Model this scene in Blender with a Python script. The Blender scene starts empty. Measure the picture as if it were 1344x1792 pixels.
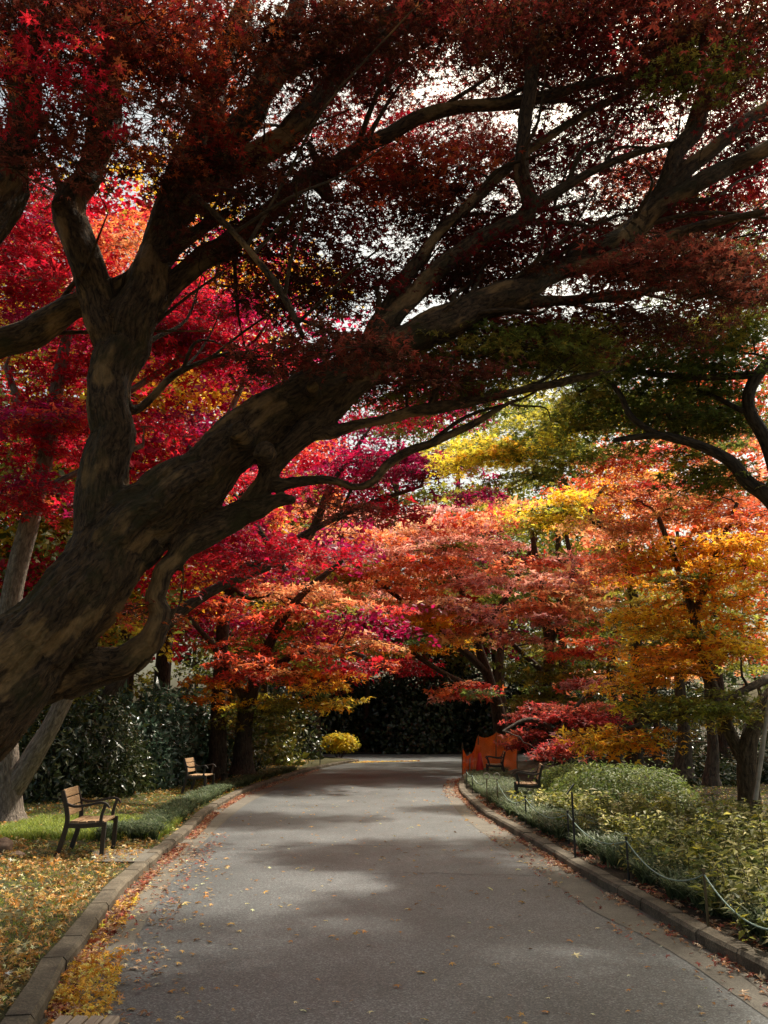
import bpy, math, random
import numpy as np
from mathutils import Vector, noise

SC = bpy.context.scene
COL = SC.collection
rng = np.random.default_rng(7)
random.seed(7)

# ------------------------------------------------------------------ camera
F = 1500.0                    # focal length in photo pixels (photo 1344 x 1792)
PITCH = math.atan(372.0 / F)
EYE = np.array([0.0, 0.0, 1.6])
cam = bpy.data.cameras.new('camera')
cam.sensor_fit = 'VERTICAL'
cam.sensor_height = 24.0
cam.lens = F / 1792.0 * 24.0
cam.clip_start = 0.05
cam.clip_end = 2000.0
cam_ob = bpy.data.objects.new('camera', cam)
COL.objects.link(cam_ob)
cam_ob.location = EYE
cam_ob.rotation_euler = (math.pi / 2 + PITCH, 0, 0)
SC.camera = cam_ob

# ------------------------------------------------------------------ sky, sun, exposure
SUN_EL, SUN_AZ = math.radians(57), math.radians(38)      # azimuth measured from +Y (ahead) towards +X
w = bpy.data.worlds.new('World')
SC.world = w
w.use_nodes = True
nt = w.node_tree
sky = nt.nodes.new('ShaderNodeTexSky')
sky.sky_type = 'NISHITA'
sky.sun_disc = False
sky.sun_elevation = SUN_EL
sky.sun_rotation = SUN_AZ
sky.dust_density = 7.0
sky.air_density = 1.0
sky.ozone_density = 1.0
bg = nt.nodes['Background']
wb = nt.nodes.new('ShaderNodeVectorMath'); wb.operation = 'MULTIPLY'      # camera white balance
wb.inputs[1].default_value = (1.0, 1.01, 0.85)
nt.links.new(sky.outputs[0], wb.inputs[0])
nt.links.new(wb.outputs[0], bg.inputs[0])
bg.inputs[1].default_value = 0.15
sl = bpy.data.lights.new('sun', 'SUN')
sl.energy = 5.0
sl.angle = math.radians(1.8)
sl.color = (1.0, 0.92, 0.80)
so = bpy.data.objects.new('sun', sl)
COL.objects.link(so)
sdir = Vector((math.sin(SUN_AZ) * math.cos(SUN_EL), math.cos(SUN_AZ) * math.cos(SUN_EL), math.sin(SUN_EL)))
so.rotation_euler = sdir.to_track_quat('Z', 'Y').to_euler()
SC.view_settings.view_transform = 'Standard'
SC.view_settings.look = 'None'
SC.view_settings.exposure = 0.40
SC.view_settings.gamma = 1.0
SC.view_settings.use_curve_mapping = False
cy = SC.cycles
cy.use_denoising = True
cy.max_bounces = 6
cy.diffuse_bounces = 4
cy.glossy_bounces = 2
cy.transmission_bounces = 4
cy.transparent_max_bounces = 6
cy.caustics_reflective = False
cy.caustics_refractive = False
cy.sample_clamp_indirect = 8.0

# ------------------------------------------------------------------ pixel <-> world
CP, SP = math.cos(PITCH), math.sin(PITCH)
def ray(px, py):
    u = (px - 672.0) / F; v = (896.0 - py) / F
    return np.array([u, CP - v * SP, SP + v * CP])
def at(px, py, Y):
    r = ray(px, py); return EYE + r * (Y / r[1])
def gnd(px, py, z=0.0):
    r = ray(px, py); return EYE + r * ((z - EYE[2]) / r[2])

# ------------------------------------------------------------------ materials
def new_mat(name):
    m = bpy.data.materials.new(name); m.use_nodes = True
    n = m.node_tree; n.nodes.clear()
    out = n.nodes.new('ShaderNodeOutputMaterial')
    return m, n, out
def N(n, t, **kw):
    x = n.nodes.new(t)
    for k, v in kw.items():
        if k in x.inputs: x.inputs[k].default_value = v
        else: setattr(x, k, v)
    return x
def ramp(n, fac, stops):
    r = n.nodes.new('ShaderNodeValToRGB')
    e = r.color_ramp.elements
    e[0].position, e[0].color = stops[0][0], (*stops[0][1], 1)
    e[1].position, e[1].color = stops[-1][0], (*stops[-1][1], 1)
    for p, c in stops[1:-1]:
        q = e.new(p); q.color = (*c, 1)
    n.links.new(fac, r.inputs[0]); return r
def leaf_mat(name, transl=0.45, rough=0.5, spec=0.3, tmul=1.5):
    m, n, out = new_mat(name)
    a = N(n, 'ShaderNodeAttribute', attribute_name='tint')
    p = N(n, 'ShaderNodeBsdfPrincipled', Roughness=rough)
    p.inputs['Specular IOR Level'].default_value = spec
    n.links.new(a.outputs['Color'], p.inputs['Base Color'])
    t = N(n, 'ShaderNodeBsdfTranslucent')
    mx = N(n, 'ShaderNodeVectorMath', operation='SCALE'); mx.inputs['Scale'].default_value = tmul
    n.links.new(a.outputs['Color'], mx.inputs[0]); n.links.new(mx.outputs[0], t.inputs['Color'])
    s = N(n, 'ShaderNodeMixShader'); s.inputs[0].default_value = transl
    n.links.new(p.outputs[0], s.inputs[1]); n.links.new(t.outputs[0], s.inputs[2])
    n.links.new(s.outputs[0], out.inputs[0])
    return m
def bark_mat(name, dark, light, moss=None, patch=None, k=1.0):
    m, n, out = new_mat(name)
    a = N(n, 'ShaderNodeAttribute', attribute_name='bark')
    mp = N(n, 'ShaderNodeMapping'); mp.inputs['Scale'].default_value = (24 * k, 24 * k, 7 * k)
    n.links.new(a.outputs['Vector'], mp.inputs[0])
    n1 = N(n, 'ShaderNodeTexNoise', Scale=1.0, Detail=8.0, Roughness=0.65, Distortion=0.6)
    n.links.new(mp.outputs[0], n1.inputs['Vector'])
    r = ramp(n, n1.outputs[0], [(0.38, dark), (0.5, tuple(.6 * d + .4 * l for d, l in zip(dark, light))), (0.64, light)])
    col = r.outputs[0]
    tc = N(n, 'ShaderNodeTexCoord')
    if patch:
        n2 = N(n, 'ShaderNodeTexNoise', Scale=1.0, Detail=5.0)
        mp2 = N(n, 'ShaderNodeMapping'); mp2.inputs['Scale'].default_value = (5, 5, 1.6)
        n.links.new(a.outputs['Vector'], mp2.inputs[0]); n.links.new(mp2.outputs[0], n2.inputs['Vector'])
        r2 = ramp(n, n2.outputs[0], [(0.54, (0, 0, 0)), (0.61, (1.5, 1.5, 1.5))])
        mc = N(n, 'ShaderNodeMixRGB'); mc.inputs[2].default_value = (*patch, 1)
        mu = N(n, 'ShaderNodeMath', operation='MULTIPLY'); n.links.new(r2.outputs[0], mu.inputs[0]); n.links.new(n1.outputs[0], mu.inputs[1])
        n.links.new(mu.outputs[0], mc.inputs[0]); n.links.new(col, mc.inputs[1]); col = mc.outputs[0]
    if moss:
        n3 = N(n, 'ShaderNodeTexNoise', Scale=2.2, Detail=6.0, Roughness=0.7)
        n.links.new(tc.outputs['Object'], n3.inputs['Vector'])
        r3 = ramp(n, n3.outputs[0], [(0.5, (0, 0, 0)), (0.66, (.8, .8, .8))])
        mc = N(n, 'ShaderNodeMixRGB'); mc.inputs[2].default_value = (*moss, 1)
        n.links.new(r3.outputs[0], mc.inputs[0]); n.links.new(col, mc.inputs[1]); col = mc.outputs[0]
    p = N(n, 'ShaderNodeBsdfPrincipled', Roughness=0.85)
    p.inputs['Specular IOR Level'].default_value = 0.25
    n.links.new(col, p.inputs['Base Color'])
    b = N(n, 'ShaderNodeBump', Strength=1.0, Distance=0.05)
    n.links.new(n1.outputs[0], b.inputs['Height']); n.links.new(b.outputs[0], p.inputs['Normal'])
    n.links.new(p.outputs[0], out.inputs[0])
    return m
def noisy_mat(name, stops, scale=8.0, rough=0.85, bump=0.3, dist=0.01, detail=8.0, fine=None, spec=0.3, stretch=None):
    m, n, out = new_mat(name)
    tc = N(n, 'ShaderNodeTexCoord'); src = tc.outputs['Object']
    if stretch:
        mp = N(n, 'ShaderNodeMapping'); mp.inputs['Scale'].default_value = stretch
        n.links.new(src, mp.inputs[0]); src = mp.outputs[0]
    n1 = N(n, 'ShaderNodeTexNoise', Scale=scale, Detail=detail, Roughness=0.65)
    n.links.new(src, n1.inputs['Vector'])
    r = ramp(n, n1.outputs[0], stops); col = r.outputs[0]; h = n1.outputs[0]
    if fine:      # (scale, amount) : light and dark grains
        n2 = N(n, 'ShaderNodeTexNoise', Scale=fine[0], Detail=2.0, Roughness=0.8)
        n.links.new(src, n2.inputs['Vector'])
        lo, hi = 1 - fine[1], 1 + fine[1] * 1.2
        fac = n2.outputs[0]; st = [(0.36, (lo,) * 3), (0.5, (.9, .9, .9)), (0.62, (hi,) * 3)]
        if len(fine) > 2:
            vo = N(n, 'ShaderNodeTexVoronoi', Scale=fine[0]); n.links.new(src, vo.inputs['Vector'])
            sp = N(n, 'ShaderNodeSeparateColor'); n.links.new(vo.outputs['Color'], sp.inputs[0]); fac = sp.outputs[0]
            st = [(0.0, (lo,) * 3), (0.45, (.75, .75, .75)), (0.8, (1.2, 1.19, 1.16)), (1.0, (2.1, 2.08, 2.0))]
        r2 = ramp(n, fac, st)
        mc = N(n, 'ShaderNodeVectorMath', operation='MULTIPLY')
        n.links.new(col, mc.inputs[0]); n.links.new(r2.outputs[0], mc.inputs[1]); col = mc.outputs[0]; h = n2.outputs[0]
    p = N(n, 'ShaderNodeBsdfPrincipled', Roughness=rough)
    p.inputs['Specular IOR Level'].default_value = spec
    n.links.new(col, p.inputs['Base Color'])
    b = N(n, 'ShaderNodeBump', Strength=bump, Distance=dist)
    n.links.new(h, b.inputs['Height']); n.links.new(b.outputs[0], p.inputs['Normal'])
    n.links.new(p.outputs[0], out.inputs[0])
    return m

M_LEAF = leaf_mat('maple_leaf', 0.5, 0.45, 0.3, 1.5)
M_EVER = leaf_mat('evergreen_leaf', 0.18, 0.27, 0.6, 1.3)
M_SOFT = leaf_mat('soft_leaf', 0.4, 0.5, 0.3, 1.4)
M_DEAD = leaf_mat('fallen_leaf', 0.15, 0.5, 0.4, 1.0)
M_GRASS = leaf_mat('grass_blade', 0.35, 0.5, 0.25, 1.3)
M_BARK = bark_mat('maple_bark', (0.026, 0.016, 0.008), (0.17, 0.100, 0.045), moss=(0.05, 0.042, 0.012), patch=(0.36, 0.21, 0.08), k=1.6)
M_BARKD = bark_mat('dark_bark', (0.03, 0.022, 0.016), (0.12, 0.09, 0.06))
M_BARKB = bark_mat('brown_bark', (0.035, 0.025, 0.015), (0.17, 0.125, 0.075), k=1.2)
M_BARKG = bark_mat('grey_bark', (0.11, 0.085, 0.065), (0.34, 0.28, 0.22), k=1.2)
M_ASPH = noisy_mat('asphalt', [(0.35, (0.080, 0.088, 0.088)), (0.65, (0.138, 0.148, 0.148))], 0.7, 0.5, 0.6, 0.004, fine=(105.0, 0.6, 1), spec=0.5)
M_GUT = noisy_mat('gutter_concrete', [(0.3, (0.11, 0.097, 0.075)), (0.7, (0.19, 0.17, 0.135))], 2.5, 0.8, 0.4, 0.003, fine=(110.0, 0.35))
M_KERB = noisy_mat('kerb_concrete', [(0.35, (0.07, 0.056, 0.038)), (0.5, (0.13, 0.105, 0.072)), (0.65, (0.20, 0.165, 0.115))], 3.0, 0.85, 0.6, 0.006, fine=(70.0, 0.3))
M_SOIL = noisy_mat('lawn_soil', [(0.3, (0.040, 0.030, 0.014)), (0.5, (0.06, 0.06, 0.02)), (0.7, (0.12, 0.085, 0.03))], 3.0, 0.95, 0.8, 0.03, fine=(40, 0.4))
M_BED = noisy_mat('bed_soil', [(0.3, (0.03, 0.022, 0.013)), (0.7, (0.075, 0.055, 0.03))], 3.0, 0.95, 0.8, 0.03, fine=(40, 0.4))
M_WOOD = noisy_mat('bench_wood', [(0.3, (0.20, 0.11, 0.055)), (0.5, (0.40, 0.25, 0.13)), (0.7, (0.56, 0.41, 0.25))], 3.0, 0.6, 0.2, 0.002, stretch=(30, 2, 30))
M_GREYWOOD = noisy_mat('weathered_wood', [(0.3, (0.22, 0.16, 0.11)), (0.7, (0.45, 0.36, 0.27))], 3.0, 0.7, 0.3, 0.002, stretch=(30, 2, 30))
M_IRON = noisy_mat('dark_iron', [(0.3, (0.016, 0.014, 0.013)), (0.7, (0.035, 0.03, 0.026))], 30.0, 0.45, 0.2, 0.001, spec=0.5)
M_STONE = noisy_mat('rock', [(0.3, (0.10, 0.06, 0.04)), (0.7, (0.24, 0.16, 0.11))], 6.0, 0.85, 0.8, 0.02)
M_ROPE = noisy_mat('green_rope', [(0.3, (0.14, 0.24, 0.18)), (0.7, (0.42, 0.52, 0.44))], 60.0, 0.6, 0.3, 0.001)
M_POLE = noisy_mat('pale_bamboo', [(0.3, (0.35, 0.31, 0.25)), (0.7, (0.60, 0.56, 0.48))], 8.0, 0.6, 0.2, 0.002)
M_POST = noisy_mat('brown_post', [(0.3, (0.09, 0.065, 0.03)), (0.7, (0.18, 0.13, 0.06))], 20.0, 0.6, 0.2, 0.002)
M_PLATE = noisy_mat('sign_plate', [(0.3, (0.42, 0.40, 0.36)), (0.7, (0.6, 0.57, 0.5))], 10.0, 0.5, 0.05, 0.001)
M_RED = noisy_mat('cone_red', [(0.3, (0.42, 0.02, 0.015)), (0.7, (0.55, 0.035, 0.02))], 5.0, 0.5, 0.05, 0.001)
def net_mat():
    m, n, out = new_mat('orange_net')
    tc = N(n, 'ShaderNodeTexCoord')
    p = N(n, 'ShaderNodeBsdfPrincipled', Roughness=0.6); p.inputs['Base Color'].default_value = (0.95, 0.17, 0.015, 1)
    t = N(n, 'ShaderNodeBsdfTranslucent'); t.inputs['Color'].default_value = (1.0, 0.22, 0.02, 1)
    s = N(n, 'ShaderNodeMixShader'); s.inputs[0].default_value = 0.6
    n.links.new(p.outputs[0], s.inputs[1]); n.links.new(t.outputs[0], s.inputs[2])
    tr = N(n, 'ShaderNodeBsdfTransparent')
    ws = []
    for ax in ('X', 'Z'):
        wv = N(n, 'ShaderNodeTexWave', Scale=22.0, bands_direction=ax)
        n.links.new(tc.outputs['Object'], wv.inputs['Vector']); ws.append(wv)
    mn = N(n, 'ShaderNodeMath', operation='MINIMUM')
    n.links.new(ws[0].outputs['Fac'], mn.inputs[0]); n.links.new(ws[1].outputs['Fac'], mn.inputs[1])
    gt = N(n, 'ShaderNodeMath', operation='GREATER_THAN'); gt.inputs[1].default_value = 0.82
    n.links.new(mn.outputs[0], gt.inputs[0])
    s2 = N(n, 'ShaderNodeMixShader'); n.links.new(gt.outputs[0], s2.inputs[0])
    n.links.new(s.outputs[0], s2.inputs[1]); n.links.new(tr.outputs[0], s2.inputs[2])
    n.links.new(s2.outputs[0], out.inputs[0])
    return m
M_NET = net_mat()

# ------------------------------------------------------------------ mesh builder
class MB:
    def __init__(s): s.v = []; s.f = []; s.c = []; s.b = []; s.n = 0; s.nf = 0
    def add(s, v, f, col=None, bark=None):
        v = np.asarray(v, np.float32); f = np.asarray(f, np.int64)
        s.v.append(v); s.f.append(f + s.n); s.n += len(v)
        if col is not None:
            col = np.asarray(col, np.float32)
            s.c.append(np.broadcast_to(col, (len(f), 3)))
        if bark is not None: s.b.append(np.asarray(bark, np.float32))
    def mesh(s, name, mat, smooth=True, origin=(0, 0, 0)):
        V = np.concatenate(s.v) - np.asarray(origin, np.float32)
        me = bpy.data.meshes.new(name)
        me.vertices.add(len(V)); me.vertices.foreach_set('co', V.astype(np.float32).ravel())
        ks = np.concatenate([np.full(len(f), f.shape[1]) for f in s.f])
        li = np.concatenate([f.ravel() for f in s.f])
        me.loops.add(len(li)); me.loops.foreach_set('vertex_index', li.astype(np.int32))
        me.polygons.add(len(ks))
        st = np.concatenate([[0], np.cumsum(ks)[:-1]]).astype(np.int32)
        me.polygons.foreach_set('loop_start', st)
        me.polygons.foreach_set('use_smooth', np.full(len(ks), smooth))
        if s.c:
            C = np.concatenate(s.c); a = me.attributes.new('tint', 'FLOAT_COLOR', 'FACE')
            a.data.foreach_set('color', np.concatenate([C, np.ones((len(C), 1), np.float32)], 1).astype(np.float32).ravel())
        if s.b and sum(map(len, s.b)) == len(V):
            a = me.attributes.new('bark', 'FLOAT_VECTOR', 'POINT'); a.data.foreach_set('vector', np.concatenate(s.b).ravel())
        me.update(calc_edges=True)
        me.materials.append(mat)
        return me
    def obj(s, name, mat, parent=None, smooth=True, origin=(0, 0, 0)):
        """parent: the mesh is given in world coordinates and kept there."""
        o = bpy.data.objects.new(name, s.mesh(name, mat, smooth, origin)); COL.objects.link(o)
        o.location = origin
        if parent is not None:
            o.parent = parent
            o.location = np.asarray(origin) - np.asarray(world_loc(parent))
        return o
def world_loc(o):
    l = Vector(o.location)
    while o.parent: o = o.parent; l += o.location
    return l
def tag(o, label=None, cat=None, group=None, kind=None):
    if label: o['label'] = label
    if cat: o['category'] = cat
    if group: o['group'] = group
    if kind: o['kind'] = kind
    return o
def empty(name, loc, label=None, cat=None, group=None, rz=0):
    o = bpy.data.objects.new(name, None); COL.objects.link(o); o.location = loc; o.rotation_euler = (0, 0, rz)
    o.empty_display_size = 0.2
    return tag(o, label, cat, group)
def copy_tree(o, parent=None):
    c = o.copy(); COL.objects.link(c)
    if parent is not None: c.parent = parent
    for ch in list(o.children): copy_tree(ch, c)
    return c

def smooth_line(pts, n=8):
    """Catmull-Rom through rows of any width."""
    P = np.asarray(pts, float)
    if len(P) < 3:
        t = np.linspace(0, 1, n + 1)[:, None]; return P[0] * (1 - t) + P[-1] * t
    Q = np.vstack([2 * P[0] - P[1], P, 2 * P[-1] - P[-2]]); out = []
    for i in range(1, len(Q) - 2):
        t = np.linspace(0, 1, n, endpoint=False)[:, None]
        a, b, c, d = Q[i - 1], Q[i], Q[i + 1], Q[i + 2]
        out.append(0.5 * (2 * b + (c - a) * t + (2 * a - 5 * b + 4 * c - d) * t ** 2 + (3 * b - a - 3 * c + d) * t ** 3))
    out.append(P[-1:]); return np.vstack(out)
def tube(mb, pts, rad, sides=8, flute=0.0, cap=True, seed=0.0, col=None, bark=True):
    P = np.asarray(pts, float); n = len(P); R = np.broadcast_to(np.asarray(rad, float), (n,)).copy()
    T = np.gradient(P, axis=0); T /= np.linalg.norm(T, axis=1)[:, None] + 1e-9
    up = np.array([0.13, 0.21, 1.0]) if abs(T[0][2]) < 0.85 else np.array([1.0, 0.1, 0.0])
    A = np.zeros_like(P); u = up
    for i in range(n):
        u = u - T[i] * np.dot(u, T[i]); u /= np.linalg.norm(u) + 1e-9; A[i] = u
    B = np.cross(T, A)
    th = np.linspace(0, 2 * np.pi, sides, endpoint=False)
    L = np.concatenate([[0], np.cumsum(np.linalg.norm(np.diff(P, axis=0), axis=1))])
    rr = R[:, None] * np.ones((1, sides))
    if flute:
        rr = rr * (1 + flute * (np.sin(3 * th[None] + L[:, None] * 1.3 + seed) * 0.6 + np.sin(5 * th[None] - L[:, None] * 0.9 + seed * 2.3) * 0.45
                                + 0.5 * np.sin(L[:, None] * 3.1 + 2 * th[None] + seed * 5)))
    c, s_ = np.cos(th)[None, :, None], np.sin(th)[None, :, None]
    V = P[:, None] + rr[..., None] * (A[:, None] * c + B[:, None] * s_)
    bk = np.stack([np.cos(th)[None] * R[:, None], np.sin(th)[None] * R[:, None], L[:, None] + 0 * th[None] + seed], -1)
    i = np.arange(n - 1)[:, None] * sides; j = np.arange(sides)[None]; k = (j + 1) % sides
    f = np.stack([i + j, i + k, i + k + sides, i + j + sides], -1).reshape(-1, 4)
    V = V.reshape(-1, 3); bk = bk.reshape(-1, 3)
    mb.add(V, f, col, bk if bark else None)
    if cap:
        for e in (0, n - 1):
            base = e * sides
            vv = np.vstack([V[base:base + sides], P[e][None]])
            a = np.arange(sides); b = (a + 1) % sides
            ff = np.stack([a, b, np.full(sides, sides)], -1) if e else np.stack([b, a, np.full(sides, sides)], -1)
            mb.add(vv, ff, col, np.vstack([bk[base:base + sides], [[0, 0, L[e] + seed]]]) if bark else None)
def box(mb, c, d, M=None, col=None, bev=0.0):
    """box of size d centred at c; M 3x3 rotation; small chamfer bev on the long edges."""
    x, y, z = np.asarray(d) / 2.0
    if bev:
        b = min(bev, x * .45, y * .45, z * .45)
        pr = [(x - b, z), (x, z - b), (x, -z + b), (x - b, -z), (-x + b, -z), (-x, -z + b), (-x, z - b), (-x + b, z)]
        V = [(p, yy, q) for yy in (-y, y) for p, q in pr]
        f4 = [(i, (i + 1) % 8, (i + 1) % 8 + 8, i + 8) for i in range(8)]
        V = np.array(V); V = V @ M.T if M is not None else V; V = V + c
        mb.add(V, f4, col)
        mb.add(V[:8], [list(range(7, -1, -1))], col); mb.add(V[8:], [list(range(8))], col)
        return
    V = np.array([(sx * x, sy * y, sz * z) for sz in (-1, 1) for sy in (-1, 1) for sx in (-1, 1)], float)
    if M is not None: V = V @ M.T
    mb.add(V + c, [(0, 2, 3, 1), (4, 5, 7, 6), (0, 1, 5, 4), (2, 6, 7, 3), (0, 4, 6, 2), (1, 3, 7, 5)], col)
def sweep_rect(mb, pts, w, h, side=(0, 1, 0)):
    """flat bar of width w (along side) and thickness h following pts in a plane."""
    P = np.asarray(pts, float); n = len(P); T = np.gradient(P, axis=0); T /= np.linalg.norm(T, axis=1)[:, None]
    S = np.asarray(side, float); U = np.cross(T, S)
    W = np.broadcast_to(np.asarray(w, float), (n,))[:, None]; H = np.broadcast_to(np.asarray(h, float), (n,))[:, None]
    V = np.stack([P - S * W / 2 - U * H / 2, P + S * W / 2 - U * H / 2, P + S * W / 2 + U * H / 2, P - S * W / 2 + U * H / 2], 1).reshape(-1, 3)
    f = [(4 * i + j, 4 * i + (j + 1) % 4, 4 * i + 4 + (j + 1) % 4, 4 * i + 4 + j) for i in range(n - 1) for j in range(4)]
    mb.add(V, f); mb.add(V[:4], [(3, 2, 1, 0)]); mb.add(V[-4:], [(0, 1, 2, 3)])

# ------------------------------------------------------------------ leaves
def star(nl):
    if nl == 5: ang, ln, nr = [-112, -52, 0, 52, 112], [.68, .92, 1.05, .92, .68], .30
    elif nl == 7: ang, ln, nr = [-140, -92, -45, 0, 45, 92, 140], [.45, .78, .98, 1.08, .98, .78, .45], .27
    else: ang, ln, nr = [-80, 0, 80], [.9, 1.0, .9], .34
    step = ang[1] - ang[0]; V = [(0, 0, 0)]
    na = [ang[0] - step / 2] + [(a + b) / 2 for a, b in zip(ang, ang[1:])] + [ang[-1] + step / 2]
    for a in na: V.append((nr * math.sin(math.radians(a)), nr * math.cos(math.radians(a)), 0.03))
    for a, l in zip(ang, ln): V.append((l * math.sin(math.radians(a)), l * math.cos(math.radians(a)), -0.16))
    return np.array(V), np.array([(0, 1 + i, 2 + nl + i, 2 + i) for i in range(nl)])
LONG = (np.array([(0, 0, 0), (-.2, .45, .05), (0, 1, -.18), (.2, .45, .05), (0, .45, -.03)]), np.array([(0, 4, 2, 1), (0, 3, 2, 4)]))
WIDE = (np.array([(0, 0, 0), (-.36, .45, .05), (0, 1, -.2), (.36, .45, .05), (0, .45, -.04)]), np.array([(0, 4, 2, 1), (0, 3, 2, 4)]))
KITE = (np.array([(0, -.3, 0), (-.5, .15, .08), (0, 1, -.1), (.5, .15, .08)]), np.array([(0, 3, 2, 1)]))
STAR7, STAR5, STAR3 = star(7), star(5), star(3)
def leaves(mb, C, size, col, shape, tilt=0.55, axis=None, r=rng, up=None):
    """C (n,3) centres. Normals around up with gaussian tilt; axis = in-plane pointing direction (n,3) or random."""
    n = len(C)
    if n == 0: return
    Nn = r.normal(0, tilt, (n, 3)) + (np.array([0, 0, 1.0]) if up is None else up)
    Nn /= np.linalg.norm(Nn, axis=1)[:, None]
    Y = r.normal(0, 1, (n, 3)) if axis is None else axis + r.normal(0, .35, (n, 3))
    Y = Y - Nn * np.sum(Y * Nn, 1)[:, None]; Y /= np.linalg.norm(Y, axis=1)[:, None] + 1e-9
    X = np.cross(Y, Nn)
    S = (np.asarray(size) * r.lognormal(0, .32, n))[:, None, None]
    tv, tf = shape; k = len(tv)
    V = C[:, None] + S * (tv[None, :, 0:1] * X[:, None] + tv[None, :, 1:2] * Y[:, None] + tv[None, :, 2:3] * Nn[:, None])
    f = (np.arange(n)[:, None, None] * k + tf[None]).reshape(-1, tf.shape[1])
    mb.add(V.reshape(-1, 3), f, np.repeat(np.asarray(col, np.float32), len(tf), 0))
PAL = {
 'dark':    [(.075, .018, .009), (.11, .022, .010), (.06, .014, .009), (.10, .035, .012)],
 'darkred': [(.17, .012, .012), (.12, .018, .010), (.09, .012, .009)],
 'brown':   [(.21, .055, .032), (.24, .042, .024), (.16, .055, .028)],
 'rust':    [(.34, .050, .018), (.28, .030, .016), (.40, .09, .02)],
 'crimson': [(.40, .008, .026), (.33, .008, .018), (.50, .018, .028)],
 'magenta': [(.27, .008, .055), (.34, .008, .042), (.22, .008, .050)],
 'scarlet': [(.56, .085, .035), (.48, .045, .035), (.62, .17, .05)],
 'dusky':   [(.42, .06, .05), (.36, .04, .04), (.45, .11, .06)],
 'pink':    [(.70, .33, .24), (.66, .26, .19), (.72, .36, .18), (.62, .30, .27)],
 'coral':   [(.72, .30, .13), (.70, .22, .10), (.66, .34, .12)],
 'orange':  [(.80, .34, .025), (.76, .25, .025), (.80, .44, .04)],
 'gold':    [(.80, .48, .035), (.80, .38, .03), (.66, .48, .05)],
 'yellow':  [(.72, .52, .03), (.66, .50, .05), (.55, .48, .05)],
 'ygreen':  [(.26, .25, .035), (.17, .20, .03), (.42, .36, .05), (.11, .14, .025)],
 'bedleaf': [(.22, .22, .05), (.13, .15, .035), (.40, .36, .09), (.62, .56, .28), (.09, .11, .03), (.24, .24, .07)],
 'olive':   [(.18, .19, .028), (.13, .15, .025), (.28, .22, .035)],
 'green':   [(.12, .16, .035), (.09, .13, .03), (.18, .20, .05)],
 'dgreen':  [(.040, .060, .022), (.06, .08, .025), (.03, .045, .02), (.10, .11, .03)],
 'bgreen':  [(.08, .14, .085), (.11, .17, .11), (.05, .09, .05)],
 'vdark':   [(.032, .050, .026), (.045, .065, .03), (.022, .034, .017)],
 'mondo':   [(.07, .10, .045), (.10, .135, .06), (.15, .18, .085)],
 'grass':   [(.20, .27, .035), (.30, .33, .05), (.13, .18, .03)],
 'litter':  [(.78, .56, .20), (.70, .42, .09), (.82, .68, .36), (.66, .28, .04), (.36, .17, .05), (.62, .34, .08), (.45, .24, .07)],
 'gold_litter': [(.85, .46, .03), (.82, .34, .03), (.85, .60, .14), (.80, .40, .04)],
 'red_litter':  [(.36, .08, .04), (.26, .04, .025), (.50, .24, .10), (.60, .42, .26), (.42, .20, .08)],
}
def tints(pal, n, main=None, r=rng, mix=0.25, jit=0.28):
    P = np.array(PAL[pal]); m = r.integers(len(P)) if main is None else main
    idx = np.where(r.random(n) < mix, r.integers(0, len(P), n), m)
    c = P[idx] * r.lognormal(0, jit, n)[:, None]
    return np.clip(c, 0.002, 0.85)

# ------------------------------------------------------------------ crowns made of flat, feathery sprays
def spray(mb, tw, c, R, pal, dens, size, shape, thick=0.10, droop=0.25, tilt=0.5, r=rng, twig_r=0.0, main=None):
    K = max(5, int(7 + R * 5)); n = int(dens * math.pi * R * R)
    a0 = r.random() * 6.28
    ang = a0 + np.arange(K) * 6.283 / K + r.normal(0, .22, K)
    ln = R * r.uniform(.6, 1.15, K)
    dz = r.normal(0, thick * .7, K)
    k = r.integers(0, K, n); t = np.sqrt(r.random(n))
    lat = r.normal(0, .17, n) * R * (.35 + t * .8)
    d = np.stack([np.cos(ang[k]), np.sin(ang[k])], 1)
    pos = np.empty((n, 3))
    rad = t * ln[k]
    pos[:, 0] = c[0] + d[:, 0] * rad - d[:, 1] * lat
    pos[:, 1] = c[1] + d[:, 1] * rad + d[:, 0] * lat
    pos[:, 2] = c[2] + dz[k] * t * 2 - droop * R * (rad / R) ** 2 + r.normal(0, thick * .45, n)
    ax = np.concatenate([d, np.full((n, 1), -.35)], 1)
    leaves(mb, pos, size, tints(pal, n, main, r), shape, tilt, ax, r)
    if twig_r > 0:
        tt = np.linspace(0, 1, 5)
        for i in range(K):
            P = np.stack([c[0] + math.cos(ang[i]) * ln[i] * tt, c[1] + math.sin(ang[i]) * ln[i] * tt,
                          c[2] - .02 + dz[i] * tt * 2 - droop * R * (ln[i] / R * tt) ** 2], 1)
            P[1:4] += r.normal(0, .025 * R, (3, 3))
            tube(tw, P, np.linspace(twig_r, twig_r * .3, 5), 3, cap=False)
            for q in (1, 2, 3):
                if r.random() < .75:
                    sgn = r.choice([-1, 1]); a2 = ang[i] + sgn * r.uniform(.5, 1.0); l2 = ln[i] * .38 * r.uniform(.6, 1.2)
                    e = P[q] + np.array([math.cos(a2) * l2, math.sin(a2) * l2, r.normal(0, .03)])
                    tube(tw, [P[q], (P[q] + e) / 2 + r.normal(0, .02, 3), e], [twig_r * .55, twig_r * .4, twig_r * .2], 3, cap=False)
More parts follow.
